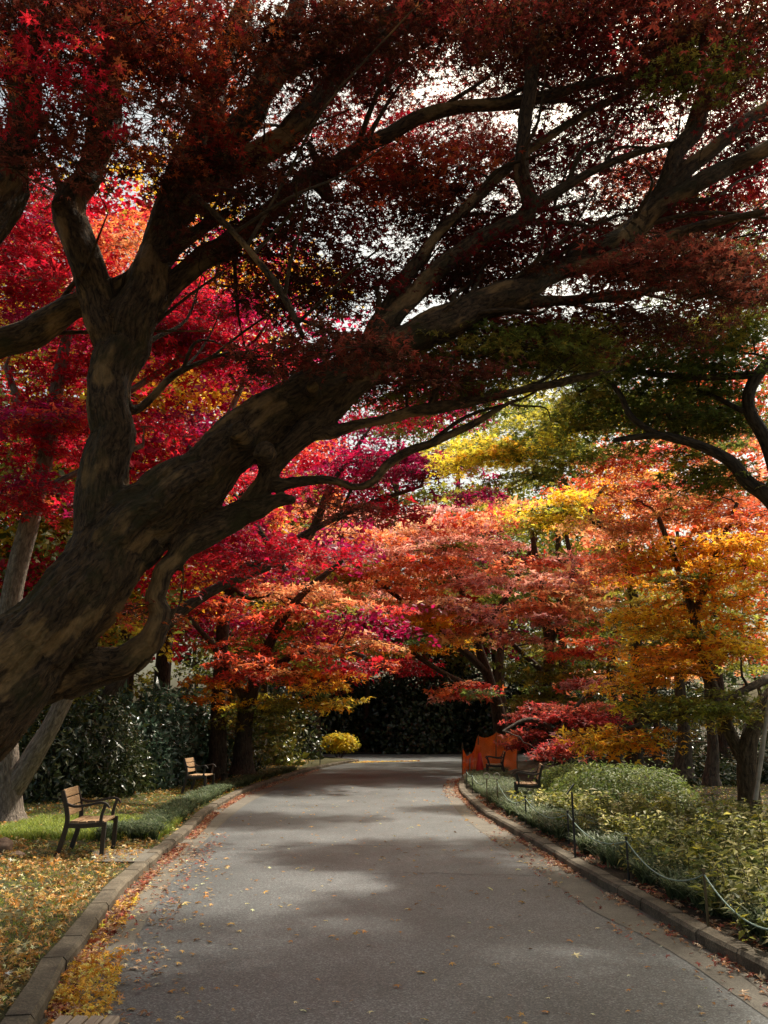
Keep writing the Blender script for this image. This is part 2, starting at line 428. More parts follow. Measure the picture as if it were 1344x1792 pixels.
SIB = {'pink': ('coral', 'olive', 'scarlet'), 'coral': ('scarlet', 'olive', 'pink'), 'orange': ('gold', 'scarlet', 'ygreen'), 'scarlet': ('coral', 'dusky', 'pink'),
       'crimson': ('magenta', 'scarlet'), 'magenta': ('crimson', 'darkred'), 'green': ('olive', 'ygreen'), 'olive': ('green', 'ygreen'), 'yellow': ('ygreen', 'gold'), 'ygreen': ('yellow', 'green'), 'gold': ('orange', 'yellow')}
WELLS = np.array([(-3.2, 39.0, .1), (-2.0, 39.3, .1), (-0.8, 39.7, .1), (.4, 40.2, .1), (1.6, 40.7, .1), (2.6, 41.4, .1), (-2.2, 43.8, .9), (-4.4, 13.4, .1), (-5.2, 15.6, .1), (-4.6, 18, .1), (-.5, 13.2, 0), (.6, 14.6, 0), (-.4, 17.5, 0), (.3, 20, 0)])
WELLS2 = np.array([(0, 9.0, 0), (1.1, 9.8, 0), (-1.1, 9.8, 0), (0, 11, 0), (1.0, 12.2, 0), (-1.2, 12.2, 0), (0, 13.2, 0), (-3.6, 9.6, .5)])
WELLS = np.vstack([WELLS, [(3.4, 8, .4), (4.5, 10, .4), (5.2, 12, .4), (3.6, 14, .4), (2.9, 11, .3), (2.8, 6.6, .4), (2.6, 27.3, .7), (3.6, 29, .9), (3.0, 28, .5), (-4.4, 20, .6), (-5.6, 20.5, .3), (-1.5, 41, .1), (0, 41, .1)]])
def sun_open(c, R, W=WELLS):
    d = np.array(sdir); v = np.asarray(c) - W; t = v @ d
    return not np.any((np.linalg.norm(v - t[:, None] * d, axis=1) < R * .9 + .1) & (t > 0))
def blob_pads(blobs, r=rng, wells=True):
    """blob = (px, py, rx, ry, Y, dY, n, R, palette): spray centres scattered in an ellipsoid given where it stands."""
    pads = []
    for px, py, rx, ry, Y, dY, n, R, pal in blobs:
        for _ in range(n):
            while True:
                a, b, c = r.uniform(-1, 1, 3)
                if a * a + b * b + c * c <= 1: break
            p2 = SIB[pal][r.integers(len(SIB[pal]))] if pal in SIB and r.random() < .2 else pal
            q, R2 = at(px + a * rx, py + b * ry, Y + c * dY), R * r.uniform(.65, 1.2)
            if not wells or sun_open(q, R2): pads.append((q, R2, p2))
    return pads
def limbs_to_world(limbs):
    out = []
    for L in limbs:
        W = []
        for px, py, Y, rad in L:
            p = at(px, py, Y) if py is not None else None
            W.append([*p, rad])
        out.append(W)
    return out
def grow(nodes, pads, tw, r=rng, r0=0.02, k=0.012, sides=5, bend=0.12):
    """joins every spray to the nearest wood by a bent branch; branches already grown carry later ones."""
    nodes = np.array(nodes, float)
    order = sorted(range(len(pads)), key=lambda i: np.min(np.linalg.norm(nodes[:, :3] - pads[i][0], axis=1)))
    cap = 60000
    buf = np.zeros((cap, 4)); m = len(nodes); buf[:m] = nodes
    for i in order:
        c = pads[i][0]
        D = buf[:m, :3] - c
        dist = np.linalg.norm(D, axis=1); cost = dist + .8 * np.maximum(0, D[:, 2]) + .25 * np.maximum(0, .5 - dist)
        j = int(np.argmin(cost)); s = buf[j, :3]; L = dist[j]
        if L < .08: continue
        rs = min(buf[j, 3] * .7, r0 + k * L)
        t = np.linspace(0, 1, 8)[:, None]
        mid = (s + c) / 2 + np.array([0, 0, bend * L]) + r.normal(0, .09 * L, 3)
        P = (1 - t) ** 2 * s + 2 * t * (1 - t) * mid + t ** 2 * c
        P[1:-1] += r.normal(0, .018 * L, (6, 3))
        rr = np.linspace(rs, max(.005, rs * .3), 8)
        tube(tw, P, rr, sides, cap=False)
        if m + 7 < cap:
            buf[m:m + 7, :3] = P[1:]; buf[m:m + 7, 3] = rr[1:]; m += 7
def maple(name, label, cat, limbs, blobs, size=.06, dens=110, shape=STAR3, bark=None, mat=None, group=None, twig=0.0,
          thick=.065, droop=.16, tilt=.48, sides=8, flute=.08, r0=.02, k=.012, pads=None, seed=1):
    r = np.random.default_rng(seed)
    W = limbs_to_world(limbs)
    base = np.array(W[0][0][:3]); base[2] = max(base[2], 0.0)
    root = empty(name, base, label, cat, group)
    tb = MB(); nodes = []
    for i, L in enumerate(W):
        S = smooth_line(L, 6)
        if i == 0:                       # root flare
            S = np.vstack([S[0] + [0, 0, -.15, S[0][3] * .35], S]); S[1][3] *= 1.12
        tube(tb, S[:, :3], np.maximum(S[:, 3], .004), sides, flute, seed=i * 1.7 + seed)
        nodes += [list(q) for q in S[(2 if i == 0 else 0):]]
    tb.obj('trunk', bark or M_BARKD, root, origin=base)
    pads = (pads or []) + blob_pads(blobs, r)
    tw = MB(); cr = MB()
    grow([q for q in nodes if q[2] > base[2] + .8] or nodes, pads, tw, r, r0, k)
    for c, R, pal in pads:
        spray(cr, tw, c, R, pal, dens, size, shape, thick, droop, tilt, r, twig)
    tw.obj('branches', bark or M_BARKD, root, origin=base)
    cr.obj('crown', mat or M_LEAF, root, smooth=False, origin=base)
    return root

# ------------------------------------------------------------------ the setting
LK = [(71, 1792), (112, 1708), (156, 1652), (212, 1570), (275, 1511), (335, 1459), (366, 1427), (409, 1399), (446, 1382), (498, 1364), (530, 1354), (567, 1344), (601, 1337), (628, 1333)]
RK = [(1344, 1721), (1221, 1654), (1137, 1603), (1074, 1566), (1011, 1530), (948, 1490), (885, 1452), (843, 1427), (818, 1403), (804, 1387), (804, 1370), (816, 1356)]
LG = [(165, 1792), (205, 1710), (242, 1637), (294, 1552), (350, 1481), (409, 1425), (443, 1401), (500, 1374), (530, 1362), (567, 1350), (596, 1342)]
RG = [(1300, 1752), (1200, 1682), (1116, 1633), (1032, 1591), (952, 1532), (884, 1485), (846, 1459), (809, 1429), (790, 1406), (779, 1386), (780, 1370), (792, 1357)]
def gline(px, z=0.0, back=True, n=6):
    P = [gnd(a, b, z)[:2] for a, b in px]
    if back:
        d = (P[0] - P[1]) / np.linalg.norm(P[0] - P[1])
        d = d * .85 + np.array([0, -.15]); d /= np.linalg.norm(d)
        P = [P[0] + d * 14, P[0] + d * 5] + P
    return smooth_line(P, n)
LKw, RKw = gline(LK), gline(RK)
LKw = np.vstack([LKw, [[-3.5, 44.5], [-14, 46.5], [-70, 50]]])
RKw = np.vstack([RKw, [[3.1, 31.5], [4.6, 36.5], [9, 41], [70, 44]]])
def poly(name, pts, z, mat, kind='structure'):
    mb = MB(); mb.add([(x, y, z) for x, y in pts], [list(range(len(pts)))])
    o = mb.obj(name, mat, smooth=False); tag(o, kind=kind); return o
def offset(P, d):
    T = np.gradient(P, axis=0); T /= np.linalg.norm(T, axis=1)[:, None] + 1e-9
    return P + np.stack([-T[:, 1], T[:, 0]], 1) * d
def strip(name, A, B, za, zb, mat):
    mb = MB(); n = len(A); V = [(x, y, za) for x, y in A] + [(x, y, zb) for x, y in B]
    mb.add(V, [(i, i + 1, n + i + 1, n + i) for i in range(n - 1)]); o = mb.obj(name, mat, smooth=False); tag(o, kind='structure'); return o
g = MB(); g.add([(-600, -60, -.04), (600, -60, -.04), (600, 900, -.04), (-600, 900, -.04)], [(0, 1, 2, 3)])
tag(g.obj('ground', M_BED, smooth=False), kind='structure')
g = MB(); g.add([(-80, -14, 0), (80, -14, 0), (80, 51, 0), (-80, 51, 0)], [(0, 1, 2, 3)])
tag(g.obj('road', M_ASPH, smooth=False), kind='structure')
g = MB(); g.add([(-120, 49.5, .06), (120, 49.5, .06), (200, 400, .06), (-200, 400, .06)], [(0, 1, 2, 3)])
tag(g.obj('woodland_floor', M_BED, smooth=False), kind='structure')
KW, KH, LZ, BZ = .15, .105, .085, .085
LKo = offset(LKw, KW); RKo = offset(RKw, -KW)
def bed(name, line, xfar, mat, z):
    """ground sheet from a kerb line out to x = xfar, cut in strips."""
    mb = MB(); n = len(line); V = [(x, y, z) for x, y in line] + [(xfar, y, z) for x, y in line]
    f = [(i, i + 1, n + i + 1, n + i) for i in range(n - 1)] if xfar > 0 else [(i + 1, i, n + i, n + i + 1) for i in range(n - 1)]
    mb.add(V, f); o = mb.obj(name, mat, smooth=False); tag(o, kind='structure')
bed('lawn', LKo[LKo[:, 1] < 47.5][:-1] if False else LKo, -75, M_SOIL, LZ)
bed('planting_bed', RKo, 75, M_BED, BZ)
def kerb(name, inner, sgn):
    """kerb stones about 0.6 m long with open joints, a chamfered front edge."""
    L = np.concatenate([[0], np.cumsum(np.linalg.norm(np.diff(inner, axis=0), axis=1))])
    mb = MB(); s = 0.0; r = np.random.default_rng(3)
    def pt(t): return np.array([np.interp(t, L, inner[:, 0]), np.interp(t, L, inner[:, 1])])
    while s < min(L[-1], 75):
        e = s + .6; a, b = pt(s + .006), pt(e - .006)
        if np.linalg.norm(b - a) < .1: break
        d = (b - a) / np.linalg.norm(b - a); nrm = np.array([-d[1], d[0]]) * sgn
        h = KH + r.normal(0, .003); j = r.normal(0, .003)
        prof = [(j, -.03), (j, h - .025), (.022 + j, h), (KW + j, h), (KW + j, -.03)]
        V = [(*(p + nrm * q), z) for p in (a, b) for q, z in prof]
        f = [(i, i + 1, 5 + i + 1, 5 + i) for i in range(4)]
        if sgn > 0: f = [q[::-1] for q in f]
        mb.add(V, f); mb.add(V[:5], [(0, 1, 2, 3, 4)]); mb.add(V[5:], [(4, 3, 2, 1, 0)]); s = e
    tag(mb.obj(name, M_KERB, smooth=False), kind='structure')
kerb('kerb', LKw, 1); kerb('kerb', RKw, -1)
LGw, RGw = gline(LG), gline(RG)
def match(A, B):
    """resample B to len(A) rows at the same y."""
    return np.stack([np.interp(A[:, 1], B[:, 1], B[:, 0]), A[:, 1]], 1)
gl = LKw[(LKw[:, 1] < 33)]; strip('gutter', match(gl, LGw), gl, .004, .004, M_GUT)
gr = RKw[(RKw[:, 1] < 27)]; strip('gutter', gr, match(gr, RGw), .004, .004, M_GUT)

def joint(Y, x0, x1, w, seed, amp=.05):
    r = np.random.default_rng(seed); x = np.linspace(x0, x1, 40); y = Y + np.cumsum(r.normal(0, amp * .25, 40)); h = w * r.uniform(.4, 1.2, 40)
    strip('road_joint', np.stack([x, y + h], 1), np.stack([x, y - h], 1), .003, .003, M_JOINT)
M_JOINT = noisy_mat('tar_joint', [(0.3, (0.018, 0.017, 0.016)), (0.7, (0.045, 0.042, 0.04))], 9.0, 0.7, 0.3, 0.003)
joint(12.4, -1.6, 2.2, .007, 2, .10); joint(10.2, -.4, 2.4, .006, 5, .12)
# ------------------------------------------------------------------ foreground leaning maple
def P4(px, py, Y, rpx):
    """limb point: photo place, distance, half width in photo pixels."""
    p = at(px, py, Y); s = np.linalg.norm(p - EYE); return [*p, rpx * s / F / 1.06]
def limb(*rows): return [P4(*q) for q in rows]
T0 = [
 [[-4.7, 6.3, -.2, .85], [-4.45, 6.3, .25, .58], [-4.1, 6.3, .80, .46]] + limb((-100, 1275, 6.4, 94), (30, 1168, 6.5, 78), (125, 1062, 6.6, 66), (212, 952, 6.7, 60), (290, 880, 6.8, 58), (378, 812, 6.9, 52), (465, 742, 7.0, 49), (560, 680, 7.1, 42), (640, 634, 7.2, 35), (720, 592, 7.4, 30), (800, 552, 7.6, 28), (900, 510, 7.9, 25), (985, 470, 8.2, 22), (1080, 420, 8.4, 20), (1150, 355, 8.6, 18), (1185, 270, 8.7, 15), (1235, 170, 8.8, 13), (1270, 60, 8.9, 7)),
 limb((110, 1075, 6.65, 50), (160, 970, 6.7, 48), (184, 860, 6.8, 41), (190, 760, 6.9, 40), (200, 660, 7.0, 40), (222, 580, 7.1, 37), (258, 480, 7.2, 31), (290, 390, 7.4, 28), (325, 300, 7.5, 25), (365, 190, 7.7, 22), (392, 110, 7.8, 19), (420, 40, 8, 16), (450, -60, 8.2, 10)),
 limb((205, 620, 7.05, 34), (178, 540, 7.1, 30), (150, 460, 7.1, 27), (118, 375, 7.1, 24), (150, 310, 7.2, 22), (178, 220, 7.3, 22), (195, 120, 7.4, 22), (215, 20, 7.5, 18), (230, -80, 7.6, 12)),
 limb((118, 375, 7.1, 22), (100, 350, 7.05, 15)),
 limb((-80, 620, 7.4, 24), (20, 590, 7.3, 24), (110, 548, 7.2, 22), (200, 505, 7.2, 20), (260, 470, 7.3, 16), (330, 420, 7.4, 12), (400, 370, 7.6, 8)),
 limb((-60, 470, 6.2, 34), (0, 350, 6.4, 28), (30, 250, 6.5, 24), (45, 130, 6.6, 20), (60, 0, 6.7, 16)),
 limb((300, 380, 7.4, 28), (370, 290, 7.5, 26), (430, 210, 7.6, 24), (470, 130, 7.7, 21), (510, 40, 7.8, 16), (540, -60, 7.9, 10)),
 limb((370, 320, 7.5, 20), (470, 258, 7.6, 22), (540, 200, 7.8, 20), (610, 120, 8, 17), (690, 50, 8.2, 13), (800, 10, 8.4, 9), (900, -40, 8.6, 6)),
 limb((225, 580, 7.1, 26), (300, 500, 7.3, 20), (380, 440, 7.5, 20), (450, 390, 7.7, 16), (560, 300, 8, 14), (670, 240, 8.2, 13), (780, 195, 8.4, 12), (900, 180, 8.6, 11), (1020, 150, 8.8, 8), (1140, 120, 9.0, 4)),
 limb((60, 1190, 6.7, 50), (165, 1166, 6.75, 30), (238, 1140, 6.8, 26), (276, 1100, 6.8, 22), (272, 1040, 6.8, 19), (296, 985, 6.8, 20), (345, 940, 6.9, 26), (410, 905, 7.0, 25), (470, 882, 7.0, 15), (515, 872, 7.0, 9)),
 limb((420, 900, 7.0, 20), (465, 835, 7.0, 20), (520, 775, 7.0, 21), (580, 710, 7.1, 22), (650, 655, 7.2, 24)),
 limb((545, 760, 7.0, 15), (640, 740, 7.2, 11), (750, 716, 7.4, 11), (870, 692, 7.6, 9), (980, 670, 7.8, 8), (1060, 650, 8.0, 5)),
 limb((480, 850, 7.0, 13), (560, 840, 7.1, 10), (640, 850, 7.2, 9), (690, 806, 7.3, 9), (770, 770, 7.4, 8), (840, 735, 7.5, 7), (900, 700, 7.6, 4)),
 limb((120, 1215, 6.7, 14), (190, 1192, 6.8, 9), (250, 1160, 6.8, 8), (285, 1100, 6.8, 5), (315, 1050, 6.8, 4), (320, 990, 6.8, 2.5)),
 limb((640, 640, 7.2, 24), (700, 545, 7.5, 18), (790, 450, 7.8, 17), (880, 405, 8.0, 16), (925, 365, 8.1, 15), (915, 300, 8.1, 12), (922, 200, 8.2, 12), (935, 90, 8.3, 12), (950, -20, 8.4, 10)),
 limb((925, 365, 8.1, 12), (1000, 320, 8.3, 9), (1080, 280, 8.5, 7), (1180, 250, 8.7, 4)),
 limb((640, 620, 7.3, 22), (690, 520, 7.6, 13), (760, 420, 7.9, 11), (850, 330, 8.2, 9), (930, 260, 8.5, 8), (1040, 190, 8.8, 6), (1160, 130, 9, 3)),
 limb((1085, 420, 8.4, 17), (1170, 355, 8.5, 14), (1260, 300, 8.6, 16), (1350, 255, 8.6, 14), (1450, 200, 8.7, 10)),
 limb((1100, 410, 8.4, 16), (1180, 320, 8.6, 13), (1270, 235, 8.7, 12), (1350, 180, 8.8, 10), (1430, 120, 8.8, 7)),
 limb((1000, 470, 8.2, 18), (1100, 440, 8.2, 12), (1210, 400, 8.1, 9), (1340, 370, 8.0, 6)),
 limb((860, 540, 7.8, 15), (960, 528, 8, 10), (1060, 522, 8.1, 9), (1150, 505, 8.2, 6), (1230, 500, 8.2, 3)),
 limb((540, 310, 8, 10), (580, 350, 7.9, 8), (540, 250, 8, 6)),
 limb((500, 130, 7.8, 14), (600, 60, 7.4, 14), (720, 10, 7.2, 12), (850, -60, 7, 9)),
 limb((200, 620, 7.1, 20), (230, 720, 7.3, 9), (300, 660, 7.5, 7), (370, 625, 7.7, 5)),
 limb((410, 450, 7.6, 5), (415, 540, 7.7, 4), (430, 610, 7.8, 2.5)),
 limb((340, 340, 6.6, 6), (420, 420, 6.4, 7), (490, 510, 6.3, 8), (530, 590, 6.3, 6)),
]
def big_trunk(limbs, parent, base, voxel=.022):
    mb = MB(); sk = []
    for i, L in enumerate(limbs):
        S = smooth_line(L, 7)
        wr = np.random.default_rng(i + 50); k_ = len(S)
        for a_ in range(3): S[2:-1, a_] += (np.interp(np.arange(k_), np.arange(0, k_ + 3, 3), wr.normal(0, 1, len(np.arange(0, k_ + 3, 3)))) * np.minimum(.16 * S[:, 3], .022))[2:-1]
        S[:, 3] *= 1 + np.interp(np.arange(k_), np.arange(0, k_ + 4, 4), wr.normal(0, .05, len(np.arange(0, k_ + 4, 4))))
        big = S[0][3] > .12
        tube(mb, S[:, :3], S[:, 3], 20 if big else 12, .085 if big else .06, seed=i * 2.1)
        LL = np.concatenate([[0], np.cumsum(np.linalg.norm(np.diff(S[:, :3], axis=0), axis=1))])
        T = np.gradient(S[:, :3], axis=0); T /= np.linalg.norm(T, axis=1)[:, None]
        for q in range(len(S)): sk.append([*S[q], LL[q] + i * 3.7, *T[q]])
    # knots and healed stubs
    def knot(px, py, Y, r_, dY=-.25):
        p = at(px, py, Y + dY); th = np.linspace(0, np.pi, 7); V = []
        S = smooth_line([[*(p + np.array([0, .22, 0])), r_ * 1.5], [*p, r_ * 1.15], [*(p + np.array([.01, -.07, -.01])), r_ * .8]], 4)
        tube(mb, S[:, :3], S[:, 3], 10, .05)
    knot(415, 755, 6.9, .085, -.30); knot(462, 790, 6.9, .06, -.28); knot(545, 675, 7.0, .05, -.25); knot(105, 360, 7.05, .07, -.05)
    me = mb.mesh('tmp', M_BARK); o = bpy.data.objects.new('tmp', me); COL.objects.link(o)
    md = o.modifiers.new('r', 'REMESH'); md.mode = 'VOXEL'; md.voxel_size = voxel
    ms = o.modifiers.new('s', 'SMOOTH'); ms.factor = .5; ms.iterations = 5
    dg = bpy.context.evaluated_depsgraph_get(); ev = o.evaluated_get(dg); m2 = bpy.data.meshes.new_from_object(ev)
    bpy.data.objects.remove(o)
    n = len(m2.vertices); V = np.empty(n * 3, np.float32); m2.vertices.foreach_get('co', V); V = V.reshape(-1, 3)
    NV = np.empty(n * 3, np.float32); m2.vertices.foreach_get('normal', NV); NV = NV.reshape(-1, 3)
    K = np.array(sk); idx = np.empty(n, int)
    for a in range(0, n, 4000):
        D = np.linalg.norm(V[a:a + 4000, None] - K[None, :, :3], axis=2) - K[None, :, 3]
        idx[a:a + 4000] = np.argmin(D, 1)
    C, Rr, LL, T = K[idx, :3], K[idx, 3], K[idx, 4], K[idx, 5:8]
    d = V - C; s = np.sum(d * T, 1); d2 = d - T * s[:, None]
    A = np.cross(T, np.array([.13, .99, .05])); A /= np.linalg.norm(A, axis=1)[:, None]; B = np.cross(T, A)
    x, y = np.sum(d2 * A, 1), np.sum(d2 * B, 1)
    bark = np.stack([x, y, LL + s], 1).astype(np.float32)
    disp = np.array([noise.fractal(Vector((b[0] * 13, b[1] * 13, b[2] * 2.2)), .9, 2.1, 4) for b in bark])
    big_ = np.array([noise.noise(Vector((b[0] * 4, b[1] * 4, b[2] * 1.3 + 9))) for b in bark])
    V2 = V + NV * ((disp * .028 + big_ * .055) * np.clip(Rr / .25, .12, 1.2))[:, None]
    m2.vertices.foreach_set('co', (V2 - base).astype(np.float32).ravel())
    a = m2.attributes.new('bark', 'FLOAT_VECTOR', 'POINT'); a.data.foreach_set('vector', bark.ravel())
    m2.materials.clear(); m2.materials.append(M_BARK); m2.polygons.foreach_set('use_smooth', np.full(len(m2.polygons), True)); m2.update()
    t = bpy.data.objects.new('trunk', m2); COL.objects.link(t); t.parent = parent
    return K
base0 = np.array([-4.55, 6.3, LZ])
root0 = empty('maple_tree', base0, 'huge old maple leaning over the road with a gnarled trunk and dark red canopy', 'tree')
K0 = big_trunk(T0, root0, base0)
r0 = np.random.default_rng(11)
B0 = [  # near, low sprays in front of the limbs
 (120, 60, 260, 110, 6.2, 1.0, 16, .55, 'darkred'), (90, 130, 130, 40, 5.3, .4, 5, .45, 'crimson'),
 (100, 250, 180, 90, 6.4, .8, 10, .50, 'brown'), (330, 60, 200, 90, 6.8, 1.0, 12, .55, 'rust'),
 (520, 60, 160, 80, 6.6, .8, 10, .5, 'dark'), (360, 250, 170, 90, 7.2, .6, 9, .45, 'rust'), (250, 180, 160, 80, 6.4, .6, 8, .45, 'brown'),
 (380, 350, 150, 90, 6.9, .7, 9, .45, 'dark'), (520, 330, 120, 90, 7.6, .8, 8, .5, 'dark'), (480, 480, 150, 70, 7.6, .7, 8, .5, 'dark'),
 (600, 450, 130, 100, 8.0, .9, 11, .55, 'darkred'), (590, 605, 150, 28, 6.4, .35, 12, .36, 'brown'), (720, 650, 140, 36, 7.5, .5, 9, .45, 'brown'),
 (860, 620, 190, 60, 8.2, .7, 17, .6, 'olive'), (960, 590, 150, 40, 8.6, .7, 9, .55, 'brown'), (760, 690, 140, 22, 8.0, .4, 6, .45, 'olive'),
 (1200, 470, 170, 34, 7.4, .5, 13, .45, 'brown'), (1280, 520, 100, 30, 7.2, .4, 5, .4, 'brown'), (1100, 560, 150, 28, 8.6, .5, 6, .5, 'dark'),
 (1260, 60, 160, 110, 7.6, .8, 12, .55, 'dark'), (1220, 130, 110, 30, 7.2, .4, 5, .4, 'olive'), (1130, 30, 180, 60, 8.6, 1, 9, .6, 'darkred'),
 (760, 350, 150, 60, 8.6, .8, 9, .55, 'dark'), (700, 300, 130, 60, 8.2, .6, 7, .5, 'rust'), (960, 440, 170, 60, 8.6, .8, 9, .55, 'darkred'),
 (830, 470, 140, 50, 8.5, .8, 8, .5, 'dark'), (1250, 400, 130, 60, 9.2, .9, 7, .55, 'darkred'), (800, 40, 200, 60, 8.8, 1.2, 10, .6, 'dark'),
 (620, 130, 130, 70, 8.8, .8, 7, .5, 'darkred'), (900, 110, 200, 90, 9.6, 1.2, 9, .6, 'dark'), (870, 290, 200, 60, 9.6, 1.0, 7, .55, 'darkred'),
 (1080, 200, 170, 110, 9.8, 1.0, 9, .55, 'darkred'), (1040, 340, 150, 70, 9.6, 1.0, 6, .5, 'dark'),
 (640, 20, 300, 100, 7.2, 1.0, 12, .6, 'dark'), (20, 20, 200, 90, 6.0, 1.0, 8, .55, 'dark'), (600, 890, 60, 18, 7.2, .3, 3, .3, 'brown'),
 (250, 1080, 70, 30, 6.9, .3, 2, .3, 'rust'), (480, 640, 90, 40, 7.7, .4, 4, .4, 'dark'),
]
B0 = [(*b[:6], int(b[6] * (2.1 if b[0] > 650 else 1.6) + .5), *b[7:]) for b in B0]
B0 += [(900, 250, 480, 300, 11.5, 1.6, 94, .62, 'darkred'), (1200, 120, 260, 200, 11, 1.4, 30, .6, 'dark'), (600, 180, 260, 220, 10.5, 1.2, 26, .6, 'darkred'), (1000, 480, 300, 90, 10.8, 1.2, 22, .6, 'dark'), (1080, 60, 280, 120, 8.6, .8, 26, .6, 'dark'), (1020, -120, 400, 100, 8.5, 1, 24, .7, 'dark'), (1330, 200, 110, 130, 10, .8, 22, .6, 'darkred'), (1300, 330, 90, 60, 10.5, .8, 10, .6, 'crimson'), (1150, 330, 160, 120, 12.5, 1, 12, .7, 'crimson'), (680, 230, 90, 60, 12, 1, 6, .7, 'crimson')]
pads0 = blob_pads(B0, r0, False)
pads0 = [q for q in pads0 if sun_open(q[0], q[1] * .8, WELLS2)]
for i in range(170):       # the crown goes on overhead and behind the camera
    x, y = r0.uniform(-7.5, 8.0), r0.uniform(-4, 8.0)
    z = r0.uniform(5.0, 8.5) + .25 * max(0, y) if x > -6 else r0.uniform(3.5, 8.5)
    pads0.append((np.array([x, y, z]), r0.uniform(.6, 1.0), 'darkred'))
tw0, cr0 = MB(), MB()
nodes0 = [list(q[:4]) for q in K0 if q[2] > 2.6 and q[3] < .30]
small = [q for q in K0 if .015 < q[3] < .17 and q[2] > 4.0]
for i in range(110):
    q = small[r0.integers(len(small))]; T = np.array(q[5:8]); L = r0.uniform(.7, 2.2)
    d1 = T + r0.normal(0, .45, 3) + [.15, .1, .35]; d1 /= np.linalg.norm(d1); d2 = d1 * .6 + T * .4 + r0.normal(0, .3, 3); d1[2] = abs(d1[2]); d2[2] = abs(d2[2]) * .8; d2 /= np.linalg.norm(d2)
    a_ = q[:3]; P = smooth_line([a_, a_ + d1 * L * .35, a_ + d1 * L * .35 + d2 * L * .35, a_ + d1 * L * .4 + d2 * L * .7 + r0.normal(0, .12, 3)], 4)
    rs = min(q[3] * .55, .035) ; rad = np.linspace(rs, .006, len(P)); tube(tw0, P, rad, 6, cap=False)
    nodes0 += [[*P[k], rad[k]] for k in range(2, len(P), 2)]
grow(nodes0, pads0, tw0, r0, .014, .010, 6)
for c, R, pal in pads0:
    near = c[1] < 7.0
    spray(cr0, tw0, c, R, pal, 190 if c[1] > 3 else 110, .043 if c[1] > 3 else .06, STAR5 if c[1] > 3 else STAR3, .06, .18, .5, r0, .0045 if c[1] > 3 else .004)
tw0.obj('branches', M_BARK, root0, origin=base0)
cr0.obj('crown', M_LEAF, root0, smooth=False, origin=base0)

# ------------------------------------------------------------------ trees on the left
def gl3(px, py, Y, r): return (px, py, Y, r)
maple('maple_tree', 'grey forked maple with bright crimson leaves behind the leaning trunk', 'tree',
  [[(12, 1428, 14.8, .30), (14, 1380, 14.8, .22), (10, 1300, 14.8, .20), (6, 1180, 14.6, .19), (20, 1040, 14.4, .18), (55, 900, 14.2, .16), (85, 780, 14, .14), (105, 650, 13.8, .11), (130, 520, 13.6, .08), (150, 380, 13.5, .05)],
   [(18, 1390, 14.8, .18), (60, 1320, 14.8, .17), (92, 1265, 14.8, .155), (125, 1190, 14.8, .15), (170, 1050, 14.8, .13), (215, 960, 14.7, .11), (300, 860, 14.5, .08), (380, 760, 14.4, .06), (440, 640, 14.3, .04)],
   [(85, 800, 14, .10), (40, 720, 13.6, .07), (10, 640, 13.4, .05)],
   [(95, 740, 14, .07), (200, 700, 13.8, .06), (330, 620, 13.6, .05), (430, 590, 13.6, .03)],
   [(70, 860, 14, .07), (150, 820, 13.6, .05), (250, 780, 13.4, .04)]],
  [(60, 720, 90, 40, 13.4, .8, 14, .75, 'crimson'), (30, 860, 90, 40, 13.6, .8, 11, .7, 'crimson'), (150, 660, 140, 60, 13.8, .8, 12, .75, 'crimson'), (60, 450, 90, 110, 13.5, 1.2, 22, .8, 'crimson'), (30, 330, 60, 60, 13, 1, 5, .7, 'crimson'),
   (330, 560, 130, 50, 13.6, 1.0, 20, .8, 'magenta'), (380, 640, 110, 40, 13.4, .8, 8, .7, 'crimson'), (290, 740, 90, 26, 13.6, .6, 6, .65, 'crimson'), (120, 780, 90, 40, 14, .8, 7, .7, 'crimson'),
   (180, 560, 90, 60, 14, 1, 6, .8, 'magenta'), (360, 980, 110, 45, 13.8, .8, 8, .7, 'crimson'), (220, 890, 90, 40, 14.2, .8, 4, .6, 'crimson'), (220, 430, 120, 60, 14, 1, 8, .8, 'scarlet'),
   (420, 840, 80, 30, 14, .8, 5, .7, 'crimson'), (540, 960, 100, 26, 14, .6, 8, .6, 'crimson'), (60, 560, 80, 40, 14, 1, 5, .8, 'magenta'), (380, 920, 60, 30, 14, .6, 4, .6, 'magenta')],
  size=.062, dens=150, bark=M_BARKG, twig=.005, seed=21)
maple('maple_tree', 'magenta maple behind the middle of the leaning limb, spreading in flat tiers', 'tree',
  [[(120, 1385, 20.5, .20), (170, 1240, 20.6, .16), (330, 1060, 20.5, .13), (520, 960, 20.3, .12), (580, 850, 20, .08), (640, 760, 20, .05)],
   [(400, 1010, 20.5, .10), (600, 900, 20, .07), (740, 850, 19.6, .04)], [(500, 1000, 20.4, .08), (420, 880, 20.2, .06), (330, 780, 20, .04)]],
  [(620, 790, 150, 55, 19.5, 1.4, 15, 1.0, 'magenta'), (720, 830, 110, 35, 19, 1.0, 8, .9, 'magenta'), (700, 885, 60, 26, 18.5, .8, 6, .7, 'crimson'), (560, 850, 90, 40, 20, 1, 6, .9, 'magenta'),
   (800, 700, 110, 40, 20.5, 1.0, 7, .9, 'magenta'), (820, 860, 60, 16, 19, .6, 4, .7, 'magenta'), (660, 720, 110, 40, 20.5, 1.2, 7, .9, 'crimson'), (470, 900, 110, 30, 20, 1, 6, .8, 'scarlet')],
  size=.085, dens=75, twig=.006, seed=22)
